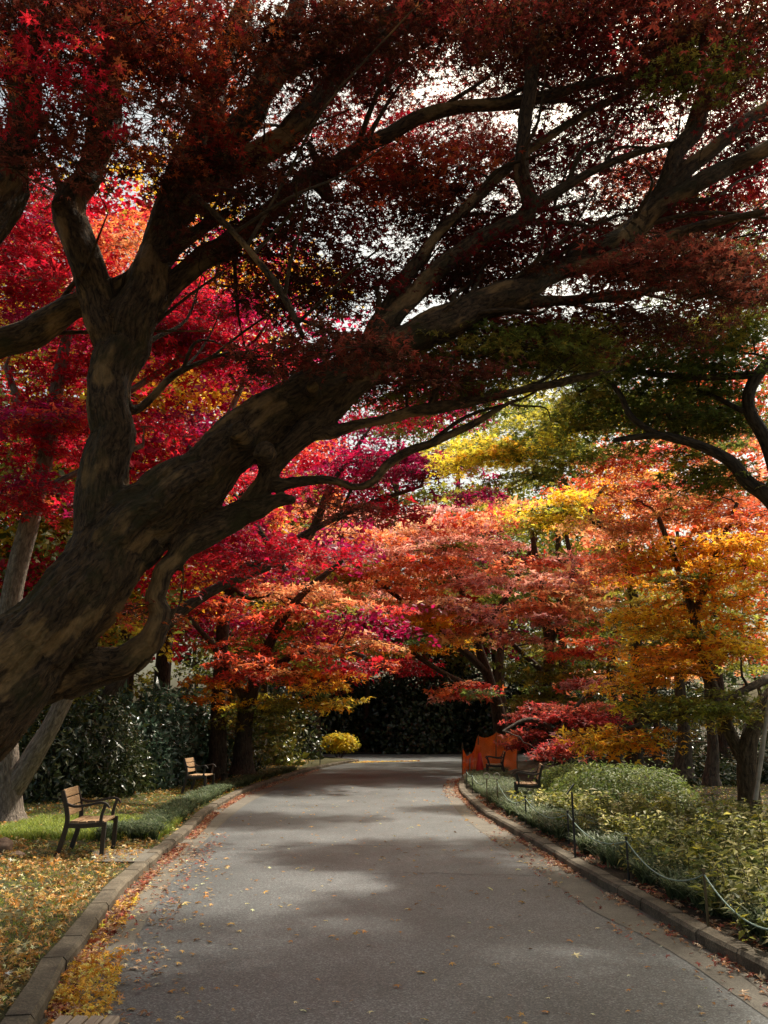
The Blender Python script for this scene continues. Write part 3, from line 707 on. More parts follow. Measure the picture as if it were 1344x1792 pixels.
maple('maple_tree', 'red and orange maple low over the left verge beyond the farther left bench', 'tree',
  [[(425, 1345, 25.5, .30), (428, 1260, 25.5, .24), (440, 1210, 25.3, .20), (470, 1130, 25, .15), (520, 1050, 24.6, .11), (600, 980, 24.2, .07)],
   [(432, 1230, 25.4, .14), (380, 1140, 24.5, .10), (330, 1080, 24, .06)], [(450, 1180, 25.2, .11), (560, 1130, 24, .08), (640, 1150, 23.2, .05)]],
  [(430, 1090, 120, 40, 24, 1.5, 12, 1.0, 'scarlet'), (500, 1150, 110, 40, 24, 1.4, 12, .95, 'scarlet'), (440, 1180, 90, 20, 23, 1, 6, .8, 'scarlet'), (560, 1200, 80, 34, 24, 1, 9, .8, 'orange'),
   (470, 1225, 90, 26, 25, 1, 8, .8, 'ygreen'), (575, 1222, 50, 22, 24, .8, 5, .7, 'gold'), (380, 1200, 60, 26, 24.5, .8, 5, .7, 'orange'), (560, 1060, 130, 40, 25, 1.5, 12, 1.0, 'coral'),
   (380, 1020, 90, 50, 25, 1.5, 8, 1.0, 'scarlet'), (440, 1265, 80, 20, 26, 1, 7, .8, 'olive'), (640, 1170, 60, 16, 22.5, .6, 4, .6, 'crimson'), (620, 1120, 80, 40, 26, 1, 7, .9, 'coral')],
  size=.10, dens=60, twig=.007, seed=23)
maple('maple_tree', 'pink and coral maple in the middle distance above the bend of the road', 'tree',
  [[(880, 1330, 37, .40), (872, 1250, 36, .28), (850, 1170, 35, .20), (820, 1080, 34, .15), (800, 1000, 33, .10)],
   [(850, 1175, 35, .16), (770, 1100, 33, .12), (690, 1040, 32, .09), (610, 980, 31.5, .05)], [(840, 1120, 34.5, .13), (900, 1020, 33, .10), (940, 940, 32, .06)], [(862, 1220, 35.5, .16), (780, 1180, 33, .11), (700, 1130, 32, .08), (600, 1080, 31, .05)]],
  [(700, 960, 130, 50, 31, 2.5, 15, 1.5, 'pink'), (830, 930, 130, 50, 31, 2.5, 14, 1.5, 'pink'), (640, 1040, 130, 50, 31, 2, 15, 1.4, 'coral'), (780, 1040, 130, 40, 30, 2, 12, 1.3, 'pink'),
   (900, 900, 110, 40, 33, 2, 9, 1.4, 'coral'), (720, 1100, 110, 40, 32, 2, 11, 1.2, 'orange'), (560, 1000, 90, 50, 32, 2, 10, 1.4, 'pink'), (870, 1120, 90, 26, 29, 1.2, 8, 1.0, 'pink'),
   (800, 1200, 50, 20, 31, 1, 7, .9, 'scarlet'), (830, 1100, 60, 26, 29, 1, 5, 1, 'coral'), (600, 930, 90, 30, 35, 2, 7, 1.5, 'coral'), (700, 1170, 60, 20, 33, 1, 4, 1, 'crimson'), (700, 1020, 200, 120, 35, 2, 14, 1.5, 'olive')],
  size=.13, dens=42, shape=STAR3, twig=.008, seed=24)
maple('maple_tree', 'dusky pink maple on dark stems behind the right hand beds', 'tree',
  [[(950, 1328, 38, .35), (955, 1220, 34, .24), (960, 1120, 32, .18), (940, 1000, 31, .13), (930, 920, 30, .08)], [(958, 1140, 32, .14), (1000, 1020, 30, .10), (990, 930, 29, .07)], [(955, 1180, 33, .12), (890, 1120, 30, .08)]],
  [(970, 1000, 90, 34, 28.5, 1.5, 12, 1.2, 'pink'), (900, 1080, 80, 26, 28, 1.2, 8, 1.0, 'pink'), (960, 1060, 90, 30, 28, 1.2, 8, 1.1, 'coral'), (940, 900, 110, 40, 30, 2, 9, 1.3, 'coral'),
   (1030, 1120, 70, 30, 27, 1.2, 7, 1.0, 'scarlet'), (960, 1160, 110, 34, 29, 1.5, 14, 1.1, 'olive'), (1000, 1210, 100, 34, 28, 1.2, 12, 1.0, 'olive'), (900, 1210, 70, 34, 30, 1, 8, 1.0, 'green'),
   (1000, 900, 90, 40, 32, 1.5, 7, 1.3, 'orange'), (980, 1010, 130, 120, 32, 1, 10, 1.3, 'olive'), (1000, 1190, 50, 16, 26.5, .6, 4, .8, 'scarlet')],
  size=.12, dens=46, twig=.007, seed=25)
maple('maple_tree', 'green maple with yellowing tips reaching in from the right edge over the rope fence', 'tree',
  [[(1560, 1500, 11.5, .32), (1530, 1250, 11.6, .24), (1440, 1000, 11.6, .19), (1355, 880, 11.6, .13), (1310, 845, 11.6, .10), (1275, 805, 11.6, .085), (1210, 775, 11.6, .07), (1150, 762, 11.6, .055), (1075, 770, 11.6, .035)],
   [(1200, 773, 11.6, .06), (1150, 760, 11.6, .05), (1105, 730, 11.6, .045), (1085, 690, 11.7, .04), (1062, 665, 11.8, .025)],
   [(1380, 900, 11.6, .13), (1345, 780, 11.6, .11), (1310, 710, 11.6, .09), (1330, 650, 11.6, .085), (1400, 590, 11.6, .07)],
   [(1325, 655, 11.6, .06), (1240, 660, 11.7, .05), (1150, 655, 11.8, .045), (1080, 648, 12, .035), (1010, 690, 12.2, .02)],
   [(1300, 720, 11.6, .04), (1240, 690, 12, .03), (1190, 680, 12, .02)]],
  [(1150, 610, 190, 50, 12, .9, 26, .7, 'green'), (1190, 710, 130, 45, 12.4, .7, 22, .65, 'green'), (1270, 610, 110, 60, 12, .8, 18, .7, 'green'), (1080, 720, 110, 40, 13.2, .6, 12, .65, 'olive'), (1250, 480, 130, 60, 13, .8, 14, .7, 'green'), (1240, 830, 80, 30, 12.2, .5, 9, .55, 'olive'),
   (960, 785, 130, 36, 15, 2.2, 26, .6, 'ygreen'), (850, 790, 90, 28, 14.6, 1.8, 16, .6, 'yellow'), (1010, 725, 120, 32, 15, 2, 20, .65, 'ygreen'), (930, 830, 80, 16, 14, 1, 6, .5, 'olive'),
   (1290, 560, 90, 34, 11, .6, 7, .65, 'olive'), (1250, 400, 110, 60, 12.5, .8, 8, .7, 'green'), (1300, 450, 60, 40, 12.5, .8, 5, .7, 'ygreen'), (1060, 690, 60, 40, 12.6, .5, 5, .6, 'olive'), (1180, 790, 90, 20, 12.6, .4, 4, .5, 'ygreen'), (1240, 740, 90, 30, 12.6, .5, 8, .6, 'green')],
  size=.056, dens=175, shape=STAR5, twig=.005, seed=26)
maple('maple_tree', 'small yellow maple with a bare crooked branch in the middle right', 'tree',
  [[(1110, 1330, 26, .25), (1115, 1200, 25, .17), (1110, 1060, 23.5, .14), (1085, 945, 22, .12), (1030, 905, 21.5, .10), (1005, 870, 21.4, .07), (985, 840, 21.3, .04)],
   [(1030, 905, 21.5, .06), (1045, 870, 21.3, .05), (1060, 850, 21.2, .03)], [(1085, 945, 22, .06), (1000, 890, 21.5, .04), (940, 905, 21.3, .02)]],
  [(950, 905, 70, 22, 21, .6, 10, .7, 'yellow'), (980, 870, 60, 24, 21, .8, 7, .7, 'gold'), (1100, 860, 60, 40, 22.5, .8, 7, .8, 'orange'), (1080, 1010, 60, 40, 22, .8, 4, .8, 'orange')],
  size=.085, dens=85, twig=.006, seed=27)
maple('maple_tree', 'orange maple with forked grey trunk standing on the lawn at the right', 'tree',
  [[(1312, 1440, 13.6, .21), (1310, 1395, 13.6, .165), (1306, 1340, 13.6, .155), (1312, 1290, 13.6, .135), (1335, 1240, 13.7, .125), (1375, 1180, 13.8, .14), (1400, 1060, 14, .11), (1380, 940, 14, .07)],
   [(1304, 1335, 13.6, .11), (1280, 1290, 13.7, .10), (1262, 1240, 13.8, .095), (1235, 1170, 14, .10), (1215, 1080, 14.2, .08), (1200, 1030, 14.4, .06), (1150, 900, 14.8, .04)],
   [(1380, 1170, 13.8, .09), (1320, 1200, 13.2, .06), (1240, 1235, 12.8, .05), (1160, 1255, 12.6, .035), (1080, 1280, 12.5, .02)],
   [(1215, 1080, 14.2, .06), (1250, 980, 14.2, .05), (1290, 880, 14.3, .03)]],
  [(1180, 1000, 90, 60, 14.5, 1.0, 15, .75, 'orange'), (1290, 960, 90, 60, 14, 1.0, 14, .75, 'orange'), (1130, 870, 90, 60, 15.5, 1.0, 14, .8, 'coral'), (1230, 860, 100, 50, 15, 1, 14, .8, 'coral'),
   (1310, 870, 60, 50, 14, 1, 8, .7, 'scarlet'), (1190, 1150, 90, 40, 13.6, .8, 13, .65, 'orange'), (1280, 1090, 80, 50, 13.8, .8, 12, .7, 'orange'), (1300, 1140, 60, 30, 13.2, .6, 5, .6, 'gold'),
   (1140, 1080, 60, 34, 14.2, .8, 8, .65, 'gold'), (1160, 1245, 80, 26, 12.9, .5, 11, .5, 'ygreen'), (1250, 1230, 70, 20, 12.8, .5, 8, .5, 'olive'), (1060, 1285, 60, 18, 12.7, .4, 9, .42, 'gold'), (1130, 1290, 70, 18, 12.9, .4, 8, .42, 'orange'),
   (1320, 1250, 60, 26, 13.2, .5, 5, .5, 'olive'), (1130, 810, 80, 30, 16, .8, 8, .8, 'scarlet'), (1240, 780, 100, 30, 16, 1, 7, .8, 'coral'), (1090, 960, 60, 40, 15.5, .8, 6, .75, 'coral'), (1330, 1020, 60, 50, 13.4, .6, 6, .65, 'gold'), (1120, 1190, 50, 20, 13.4, .6, 5, .55, 'orange')],
  size=.060, dens=150, bark=M_BARKB, twig=.005, seed=28)
maple('maple_tree', 'low dark red maple arching over the right hand benches', 'tree',
  [[(985, 1352, 25, .16), (975, 1310, 24.5, .11), (955, 1270, 24, .09), (920, 1260, 23.5, .06), (880, 1280, 23, .03)], [(975, 1310, 24.5, .08), (1000, 1250, 24, .06), (1030, 1210, 24, .03)]],
  [(975, 1250, 60, 22, 24.5, .8, 10, .7, 'dusky'), (1025, 1245, 60, 30, 24.5, .8, 9, .75, 'dusky'), (925, 1285, 36, 10, 24, .5, 6, .5, 'dusky'), (1000, 1305, 46, 16, 22, .6, 9, .55, 'dusky'), (1040, 1280, 50, 30, 24.5, .6, 6, .7, 'rust'), (960, 1322, 34, 8, 22, .4, 4, .4, 'dusky'), (893, 1302, 22, 9, 24.5, .4, 6, .42, 'dusky')],
  size=.08, dens=90, twig=.005, seed=29)
for i, (px, Y, h, pal, lab, n, mm) in enumerate([
    (60, 24, 15.5, 'yellow', 'tall yellow tree behind the crimson maple at the far left', 90, M_SOFT),
    (-30, 19, 9, 'olive', 'dense olive evergreen behind the grey forked maple', 60, M_EVER),
    (150, 22, 8, 'ygreen', 'dense sunlit green tree left of the vertical limb', 60, M_SOFT),
    (300, 27, 20, 'gold', 'tall golden tree glowing behind the leaning maple', 55, M_SOFT),
    (230, 24, 16.5, 'crimson', 'tall deep crimson maple just behind the vertical limb', 80, M_LEAF),
    (400, 25.5, 17, 'magenta', 'tall magenta maple behind the fork of the leaning maple', 70, M_LEAF),
    (30, 21, 5.6, 'ygreen', 'yellow green evergreen tree at the left edge behind the grey trunk', 50, M_EVER),
    (250, 30, 11, 'ygreen', 'sunlit green tree seen between trunk and vertical limb', 40, M_SOFT),
    (-120, 26, 13, 'green', 'green tree just outside the left edge', 24, M_SOFT),
    (470, 38, 13, 'ygreen', 'pale green tree behind the magenta maple', 40, M_SOFT),
    (1230, 30, 15, 'scarlet', 'tall red maple high behind the green branches at the right', 50, M_LEAF),
    (1100, 36, 12.5, 'coral', 'coral maple far behind the small yellow maple', 44, M_LEAF),
    (1420, 28, 14, 'scarlet', 'red maple beyond the right edge of the lawn', 34, M_LEAF),
    (640, 52, 15, 'rust', 'rust coloured tree far behind the bend of the road', 40, M_LEAF),
    (860, 54, 15, 'olive', 'olive tree far behind the pink maple', 44, M_SOFT),
    (1010, 50, 14, 'green', 'dark green tree behind the dusky pink maple', 44, M_SOFT),
    (520, 46, 12, 'green', 'dark green tree behind the round bush', 40, M_SOFT),
    (1300, 40, 9, 'green', 'dark green tree behind the lawn at the right', 36, M_SOFT),
    (800, 56, 25, 'olive', 'tall olive tree behind the yellow green branch tips', 60, M_SOFT),
    (700, 54, 25, 'magenta', 'tall magenta tree behind the tip of the lower limb', 60, M_LEAF),
    (975, 42, 19, 'ygreen', 'tall yellow green tree behind the green branches', 60, M_SOFT),
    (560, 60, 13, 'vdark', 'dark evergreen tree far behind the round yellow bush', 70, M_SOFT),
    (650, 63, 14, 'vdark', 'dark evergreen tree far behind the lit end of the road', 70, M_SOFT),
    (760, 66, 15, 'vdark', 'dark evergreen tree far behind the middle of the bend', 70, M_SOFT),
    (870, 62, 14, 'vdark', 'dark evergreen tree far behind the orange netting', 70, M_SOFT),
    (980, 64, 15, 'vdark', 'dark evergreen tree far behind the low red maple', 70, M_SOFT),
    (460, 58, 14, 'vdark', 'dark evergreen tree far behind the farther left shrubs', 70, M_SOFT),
    (120, 34, 9, 'olive', 'dark olive tree filling the gap behind the left shrub row', 46, M_SOFT),
    (360, 42, 10, 'dgreen', 'low dark tree behind the red and orange maple', 46, M_SOFT),
    (-40, 33, 11, 'dgreen', 'dark tree far behind the left edge', 40, M_SOFT),
    (1180, 48, 12, 'dgreen', 'dark tree far behind the orange maple', 46, M_SOFT),
    (1440, 45, 13, 'dgreen', 'dark tree far beyond the right edge', 40, M_SOFT),
    (740, 60, 17, 'rust', 'tallest rust coloured tree far behind the pink maple', 50, M_LEAF),
    (420, 40, 19, 'scarlet', 'tall red maple behind the fork of the leaning maple', 60, M_LEAF),
    (160, 36, 19, 'crimson', 'tall crimson maple behind the vertical limb', 50, M_LEAF),
    (560, 48, 17, 'crimson', 'tall crimson maple behind the middle of the leaning limb', 50, M_LEAF)]):
    b = np.array([(px - 672) / F * Y * 1.03, Y, .06]); r = np.random.default_rng(100 + i)
    root = empty('tree', b, lab, 'tree')
    tb = MB(); H = h; W_ = h * .30
    S = smooth_line([[*(b + [0, 0, -.2]), .013 * h + .06], [*(b + [r.normal(0, .1), r.normal(0, .1), .3 * h]), .010 * h], [*(b + [r.normal(0, .3), r.normal(0, .3), .62 * h]), .007 * h], [*(b + [r.normal(0, .5), 0, .92 * h]), .003 * h]], 6)
    tube(tb, S[:, :3], S[:, 3], 8, .08); tb.obj('trunk', M_BARKD, root, origin=b)
    pads = []
    for q in range(n):
        t = r.uniform(.06 if pal == 'vdark' else .12 if h < 12 else .25, 1) ; rr = W_ * math.sqrt(max(.02, 1 - ((t - .5) / .56) ** 2)) * math.sqrt(r.random()); a = r.uniform(0, 6.28)
        pads.append((b + np.array([math.cos(a) * rr, math.sin(a) * rr, t * h]), h * .095 * r.uniform(.75, 1.3), pal))
    pads = [q for q in pads if sun_open(q[0], q[1])]
    tw, cr = MB(), MB(); grow(S[6:], pads, tw, r, .03, .014, 4)
    for c, R, p_ in pads: spray(cr, tw, c, R, p_, 42 if Y < 35 else 30, .11 if Y < 35 else .15, KITE, .22, .3, .8, r, 0)
    tw.obj('branches', M_BARKD, root, origin=b); cr.obj('crown', mm, root, smooth=False, origin=b)

# ------------------------------------------------------------------ shrubs
def shrub(name, label, cat, c, rad, pal, n, size, shape, mat, group=None, seed=0, fill=.35, zmin=0.02, tilt=.5, lump=.25, up_bias=.4, stems=9, stem_r=.012, base_gap=0.0):
    """rounded leafy bush: leaves on lumpy shells with an inner fill, and stems."""
    r = np.random.default_rng(500 + seed); c = np.asarray(c, float); rad = np.asarray(rad, float)
    root = empty(name, c, label, cat, group)
    d = r.normal(0, 1, (n, 3)); d[:, 2] = np.abs(d[:, 2]) * 1.0 - .18; d /= np.linalg.norm(d, axis=1)[:, None]
    k = r.normal(0, 1, (22, 3)); k[:, 2] = np.abs(k[:, 2]); k /= np.linalg.norm(k, axis=1)[:, None]
    near = np.max(d @ k.T, 1); s = 1 - lump + lump * np.clip((near - .75) / .25, 0, 1) * 1.3
    depth = 1 - fill * r.random(n) ** 1.6
    s = s * np.where(r.random(n) < .06, r.uniform(1.05, 1.28, n), 1)
    P = d * s[:, None] * depth[:, None] * rad
    P[:, 2] = np.maximum(P[:, 2] + rad[2] * base_gap, zmin)
    cr = MB(); ax = d + np.array([0, 0, .1]) + r.normal(0, .4, (n, 3)); upv = d * .7 + np.array([0, 0, up_bias])
    idx = np.argmax(d @ k.T, 1); base = np.array(PAL[pal])[idx % len(PAL[pal])]
    mixc = tints(pal, n, None, r, .9); col = np.where(r.random((n, 1)) < .5, mixc, base * r.lognormal(0, .25, (n, 1)))
    leaves(cr, P, size, np.clip(col, 0, .85), shape, tilt, ax, r, upv)
    tb = MB()
    for i in range(stems):
        e = d[i] * rad * .75; e[2] = abs(e[2]) + rad[2] * base_gap * .8
        s0 = np.array([e[0] * .18, e[1] * .18, -.05]); m = (s0 + e) / 2 + r.normal(0, .06, 3)
        tube(tb, smooth_line([s0, m, e], 4), np.linspace(stem_r, stem_r * .35, 9), 5, cap=False)
    o = tb.obj('stems', M_BARKD, None); o.parent = root
    o = cr.obj('foliage', mat, None, smooth=False); o.parent = root
    return root
def GP(px, py, z=LZ): p = gnd(px, py, z); return p
EV = 'evergreen shrubs along the back of the left lawn'
for i, (px, py, rx, ry, rz, pal, n, sz, shp, lab) in enumerate([
    (40, 1400, 1.3, 1.2, 2.0, 'dgreen', 3200, .15, LONG, 'dark evergreen shrub behind the grey forked trunk'),
    (150, 1392, 1.4, 1.3, 2.1, 'dgreen', 5200, .15, LONG, 'large dark glossy shrub directly behind the nearer left bench'),
    (240, 1378, 1.3, 1.2, 2.6, 'bgreen', 5200, .16, LONG, 'blue green broadleaf shrub in the middle of the left shrub row'),
    (305, 1362, 1.5, 1.4, 2.4, 'bgreen', 5000, .17, WIDE, 'blue green shrub with broad leaves behind the farther left bench'),
    (375, 1352, 1.5, 1.4, 1.9, 'dgreen', 4200, .16, LONG, 'dark shrub right of the farther left bench with glinting leaves'),
    (90, 1375, 1.6, 1.3, 2.9, 'olive', 4600, .15, LONG, 'olive green shrub standing taller behind the dark glossy one'),
    (450, 1338, 1.8, 1.6, 2.6, 'olive', 3000, .16, WIDE, 'rounded olive shrub under the red and orange maple'),
    (475, 1328, 2.2, 1.8, 2.8, 'dgreen', 3600, .18, WIDE, 'dark shrub left of the round yellow bush'),
    (-40, 1385, 1.6, 1.5, 3.2, 'olive', 2600, .16, LONG, 'olive shrub at the far left edge')]):
    shrub('evergreen_shrub', lab, 'shrub', GP(px, py), (rx, ry, rz), pal, n, sz, shp, M_EVER, EV, i, fill=.5, lump=.35, up_bias=.15, tilt=.6)
shrub('round_bush', 'clipped round yellow bush where the road bends away', 'bush', GP(594, 1325), (.86, .8, .62), 'yellow', 6500, .075, KITE, M_SOFT, None, 31, fill=.35, lump=.16, stems=14, base_gap=.75, zmin=.22)
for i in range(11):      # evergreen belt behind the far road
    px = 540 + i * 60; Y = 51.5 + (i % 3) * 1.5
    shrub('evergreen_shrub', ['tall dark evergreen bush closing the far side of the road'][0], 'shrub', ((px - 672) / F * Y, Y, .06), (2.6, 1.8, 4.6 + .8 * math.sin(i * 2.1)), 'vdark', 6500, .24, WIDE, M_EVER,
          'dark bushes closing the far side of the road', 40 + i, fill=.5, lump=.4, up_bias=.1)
for i, (px, py, rx, rz, pal, lab) in enumerate([(1225, 1372, 1.1, .8, 'dgreen', 'low dark shrub left of the forked trunk on the right lawn'), (1340, 1368, 1.2, 1.0, 'dgreen', 'low dark shrub right of the forked trunk'),
        (1150, 1345, 1.6, 1.5, 'dgreen', 'dark shrub behind the green mound bush'), (1290, 1335, 2.0, 2.6, 'dgreen', 'tall dark shrub behind the forked trunk'), (1040, 1338, 1.7, 2.0, 'dgreen', 'dark shrub under the dusky pink maple'), (1390, 1340, 2.2, 3.0, 'dgreen', 'tall dark shrub at the right edge behind the lawn'), (1200, 1326, 2.6, 3.4, 'dgreen', 'tallest dark shrub far behind the right lawn')]):
    shrub('evergreen_shrub', lab, 'shrub', GP(px, py), (rx, rx * .8, rz), pal, 2600, .16, LONG, M_EVER, 'dark shrubs behind the right lawn', 60 + i, fill=.5, lump=.35)
shrub('mound_bush', 'wide feathery green mound bush above the leafy bed at the right', 'bush', GP(1095, 1415), (1.45, 1.2, .80), 'green', 14000, .065, LONG, M_SOFT, None, 71, fill=.4, lump=.34, up_bias=.6, stems=20)
shrub('mound_bush', 'smaller green bush left of the wide mound behind the right hand bench', 'bush', GP(1010, 1392), (1.0, .9, .66), 'green', 7000, .075, LONG, M_SOFT, None, 72, fill=.35, lump=.25, up_bias=.6)
# low leafy shrubs of the bed, many stems each
LB = 'low yellow green shrubs filling the right bed'
lows = [(985, 1432, .42), (1035, 1440, .45), (1090, 1448, .48), (1150, 1455, .5), (1215, 1465, .5), (1280, 1475, .5), (1345, 1485, .5), (1085, 1475, .42), (1150, 1490, .46), (1215, 1508, .48), (1285, 1525, .5), (1355, 1545, .5),
        (1220, 1535, .38), (1290, 1560, .42), (1360, 1600, .42), (1430, 1590, .5), (960, 1422, .36), (1430, 1500, .5), (1440, 1660, .42)]
for i, (px, py, h) in enumerate(lows):
    c = GP(px, py, BZ); rr = .62 + .18 * ((i * 7) % 5) / 5
    r = np.random.default_rng(800 + i); root = empty('leafy_shrub', c, 'low yellow green leafy shrub growing among its like in the right bed', 'shrub', LB)
    cr, st = MB(), MB(); ns = 42
    for s_ in range(ns):
        a, q = r.uniform(0, 6.28), rr * math.sqrt(r.random()); b = np.array([math.cos(a) * q * .8, math.sin(a) * q * .8, -.02])
        e = b * 1.3; e[2] = h * r.uniform(.5, 1.12); m = (b + e) / 2 + r.normal(0, .03, 3)
        P = smooth_line([b, m, e], 3); tube(st, P, np.linspace(.005, .0025, len(P)), 3, cap=False)
        nl = 30; t = r.uniform(.25, 1, nl) ** .8; k_ = t * (len(P) - 1); k0 = np.clip(k_.astype(int), 0, len(P) - 2)
        C = P[k0] + (P[k0 + 1] - P[k0]) * (k_ - k0)[:, None] + r.normal(0, .012, (nl, 3))
        aa = r.uniform(0, 6.28, nl); ax = np.stack([np.cos(aa), np.sin(aa), np.full(nl, .25)], 1)
        leaves(cr, C, .074, tints('bedleaf' if r.random() < .8 else 'ygreen', nl, None, r, .5), LONG, .35, ax, r)
    o = st.obj('stems', M_BARKD, None); o.parent = root; o = cr.obj('foliage', M_SOFT, None, smooth=False); o.parent = root

# ------------------------------------------------------------------ mondo grass, lawn grass, litter
def tufts(name, label, cat, pts, h, nb, pal, spread=.16, z=BZ, seed=0, wd=.009, seg=4, parent=None):
    r = np.random.default_rng(seed); mb = MB()
    C = np.asarray(pts); C = np.repeat(C, nb, 0); n = len(C)
    a = r.uniform(0, 6.28, n); l = h * r.uniform(.6, 1.2, n); out = l * r.uniform(.35, .95, n)
    b = C + r.normal(0, .022, (n, 2)); d = np.stack([np.cos(a), np.sin(a)], 1); sd = np.stack([-d[:, 1], d[:, 0]], 1) * wd
    V = np.zeros((n, 2 * seg + 1, 3))
    for k in range(seg + 1):
        t = k / seg; c2 = b + d * (out * t)[:, None]; zz = z + l * (1.45 * t - .95 * t * t) * (1 if seg > 2 else 1)
        ww = (1 - t ** 2)
        if k < seg:
            V[:, 2 * k, :2] = c2 - sd * ww; V[:, 2 * k + 1, :2] = c2 + sd * ww; V[:, 2 * k, 2] = zz; V[:, 2 * k + 1, 2] = zz
        else: V[:, 2 * k, :2] = c2; V[:, 2 * k, 2] = zz
    q = np.array([(2 * k, 2 * k + 1, 2 * k + 3, 2 * k + 2) for k in range(seg - 1)]); tr = np.array([(2 * seg - 2, 2 * seg - 1, 2 * seg)])
    m = 2 * seg + 1; off = np.arange(n)[:, None, None] * m
    col = tints(pal, n, None, r, .8); V = V.reshape(-1, 3)
    mb.add(V, (off + q[None]).reshape(-1, 4), np.repeat(col, seg - 1, 0))
    mb.f.append((off + tr[None]).reshape(-1, 3)); mb.c.append(np.asarray(col, np.float32))
    o = mb.obj(name, M_GRASS, None, smooth=False); tag(o, label, cat, kind='stuff'); return o
def along(line, y0, y1, dmin, dmax, n, r):
    """random ground points beside a line, dmin..dmax to its side."""
    sel = line[(line[:, 1] > y0) & (line[:, 1] < y1)]
    L = np.concatenate([[0], np.cumsum(np.linalg.norm(np.diff(sel, axis=0), axis=1))]); t = r.uniform(0, L[-1], n)
    p = np.stack([np.interp(t, L, sel[:, 0]), np.interp(t, L, sel[:, 1])], 1)
    T = np.gradient(sel, axis=0); T /= np.linalg.norm(T, axis=1)[:, None] + 1e-9
    nx = np.stack([np.interp(t, L, -T[:, 1]), np.interp(t, L, T[:, 0])], 1)
    return p + nx * r.uniform(dmin, dmax, n)[:, None]
rr = np.random.default_rng(77)
tufts('mondo_grass', 'band of dark mondo grass tufts behind the right kerb', 'mondo grass', along(RKo, 4.5, 29, -1.15, -.18, 820, rr), .36, 46, 'mondo', seed=1)
tufts('mondo_grass', 'band of dark mondo grass tufts behind the left kerb', 'mondo grass', np.vstack([along(LKo, 12.6, 31, .12, .58, 330, rr), along(LKo, 12.2, 13.6, .1, .9, 40, rr)]), .27, 46, 'mondo', seed=2, z=LZ)
p = np.stack([rr.uniform(-5.6, -2.2, 2600), rr.uniform(12.3, 14.8, 2600)], 1)
kx = np.interp(p[:, 1], LKo[:, 1], LKo[:, 0]); p = p[p[:, 0] < kx - .1]
tufts('grass', 'bright green grass patch behind the nearer left bench', 'grass', p, .17, 9, 'grass', z=LZ, seed=3, wd=.004, seg=3)
n_ = 17000
p = np.stack([rr.uniform(-9, -1.2, n_), rr.uniform(3.4, 26, n_)], 1)
kx = np.interp(p[:, 1], LKo[:, 1], LKo[:, 0]); p = p[p[:, 0] < kx - .05]
tufts('grass', 'short thin grass of the left lawn', 'grass', p, .035, 7, 'grass', z=LZ, seed=4, wd=.0035, seg=2)
p = np.stack([rr.uniform(4, 16, 6000), rr.uniform(11, 24, 6000)], 1)
tufts('grass', 'short thin grass of the right lawn', 'grass', p, .05, 7, 'grass', z=BZ, seed=5, wd=.004, seg=2)
def litter(name, label, P, z, pal, size, seed, shape=STAR5, lift=.012, mix=.9, tilt=.35):
    r = np.random.default_rng(seed); n = len(P); C = np.concatenate([P, (z + np.abs(r.normal(0, lift, n)) + .006)[:, None]], 1)
    mb = MB(); leaves(mb, C, size, tints(pal, n, None, r, mix), shape, tilt, None, r)
    o = mb.obj(name, M_DEAD, None, smooth=False); tag(o, label, 'fallen leaves', kind='stuff'); return o
def patchy(P, sc, base):
    nz_ = np.array([noise.noise(Vector((a * sc, b * sc, 7))) for a, b in P]); return P[rr.random(len(P)) < np.clip(base + nz_ * 1.6, .03, 1)]
n_ = 90000
p = np.stack([-1.2 - 9 * rr.random(n_) ** 1.25, 3.3 + 22 * rr.random(n_) ** 1.5], 1)
kx = np.interp(p[:, 1], LKo[:, 1], LKo[:, 0]); p = p[(p[:, 0] < kx - .02)]
nz = np.array([noise.noise(Vector((a * .9, b * .6, 3))) for a, b in p]); dens = np.where(p[:, 1] > 12.2, .28, .9)
keep = rr.random(len(p)) < np.clip(dens * (.75 + nz * 1.3), .05, 1); p = p[keep]
litter('fallen_leaves', 'yellow and tan maple leaves covering the left lawn', p, LZ, 'litter', .034, 5, lift=.025, tilt=.6)
p = np.stack([rr.uniform(-20, -3, 9000), rr.uniform(20, 44, 9000)], 1); kx = np.interp(p[:, 1], LKo[:, 1], LKo[:, 0]); p = p[p[:, 0] < kx]
litter('fallen_leaves', 'orange leaf carpet on the far part of the left lawn', p, LZ, 'gold_litter', .05, 6, STAR3, .02)
litter('fallen_leaves', 'thick drift of golden leaves in the near left gutter', patchy(np.vstack([along(LKw, 3.0, 6.8, -.36, .0, 2600, rr), along(LKw, 3.0, 9, -.20, .0, 1500, rr)]), 2.2, .5), .006, 'gold_litter', .028, 7, STAR5, .022, tilt=.5)
litter('fallen_leaves', 'red and tan leaves along the left gutter', patchy(np.vstack([along(LKw, 5.0, 22, -.15, .0, 4600, rr), along(LKw, 4.5, 14, -.6, -.1, 700, rr), along(LKw, 20, 33, -.25, 0, 1000, rr)]), 1.2, .7), .006, 'red_litter', .030, 8, STAR5, .012)
litter('fallen_leaves', 'red and tan leaves along the right gutter', patchy(np.vstack([along(RKw, 3.8, 28, 0., .11, 4200, rr), along(RKw, 4, 14, .05, .5, 800, rr), along(RKw, 20, 28.5, .0, .4, 900, rr)]), 1.2, .6), .006, 'red_litter', .028, 9, STAR5, .012)
litter('fallen_leaves', 'orange leaves on the soil behind the right kerb', patchy(along(RKo, 3.8, 20, -.26, -.0, 2000, rr), 1.5, .7), BZ, 'red_litter', .030, 10, STAR5, .015)
p = np.vstack([np.stack([rr.uniform(-2.6, 2.8, 900), 3.5 + 20 * rr.random(900) ** 1.6], 1), along(LGw, 4, 12, -.5, .3, 260, rr)])
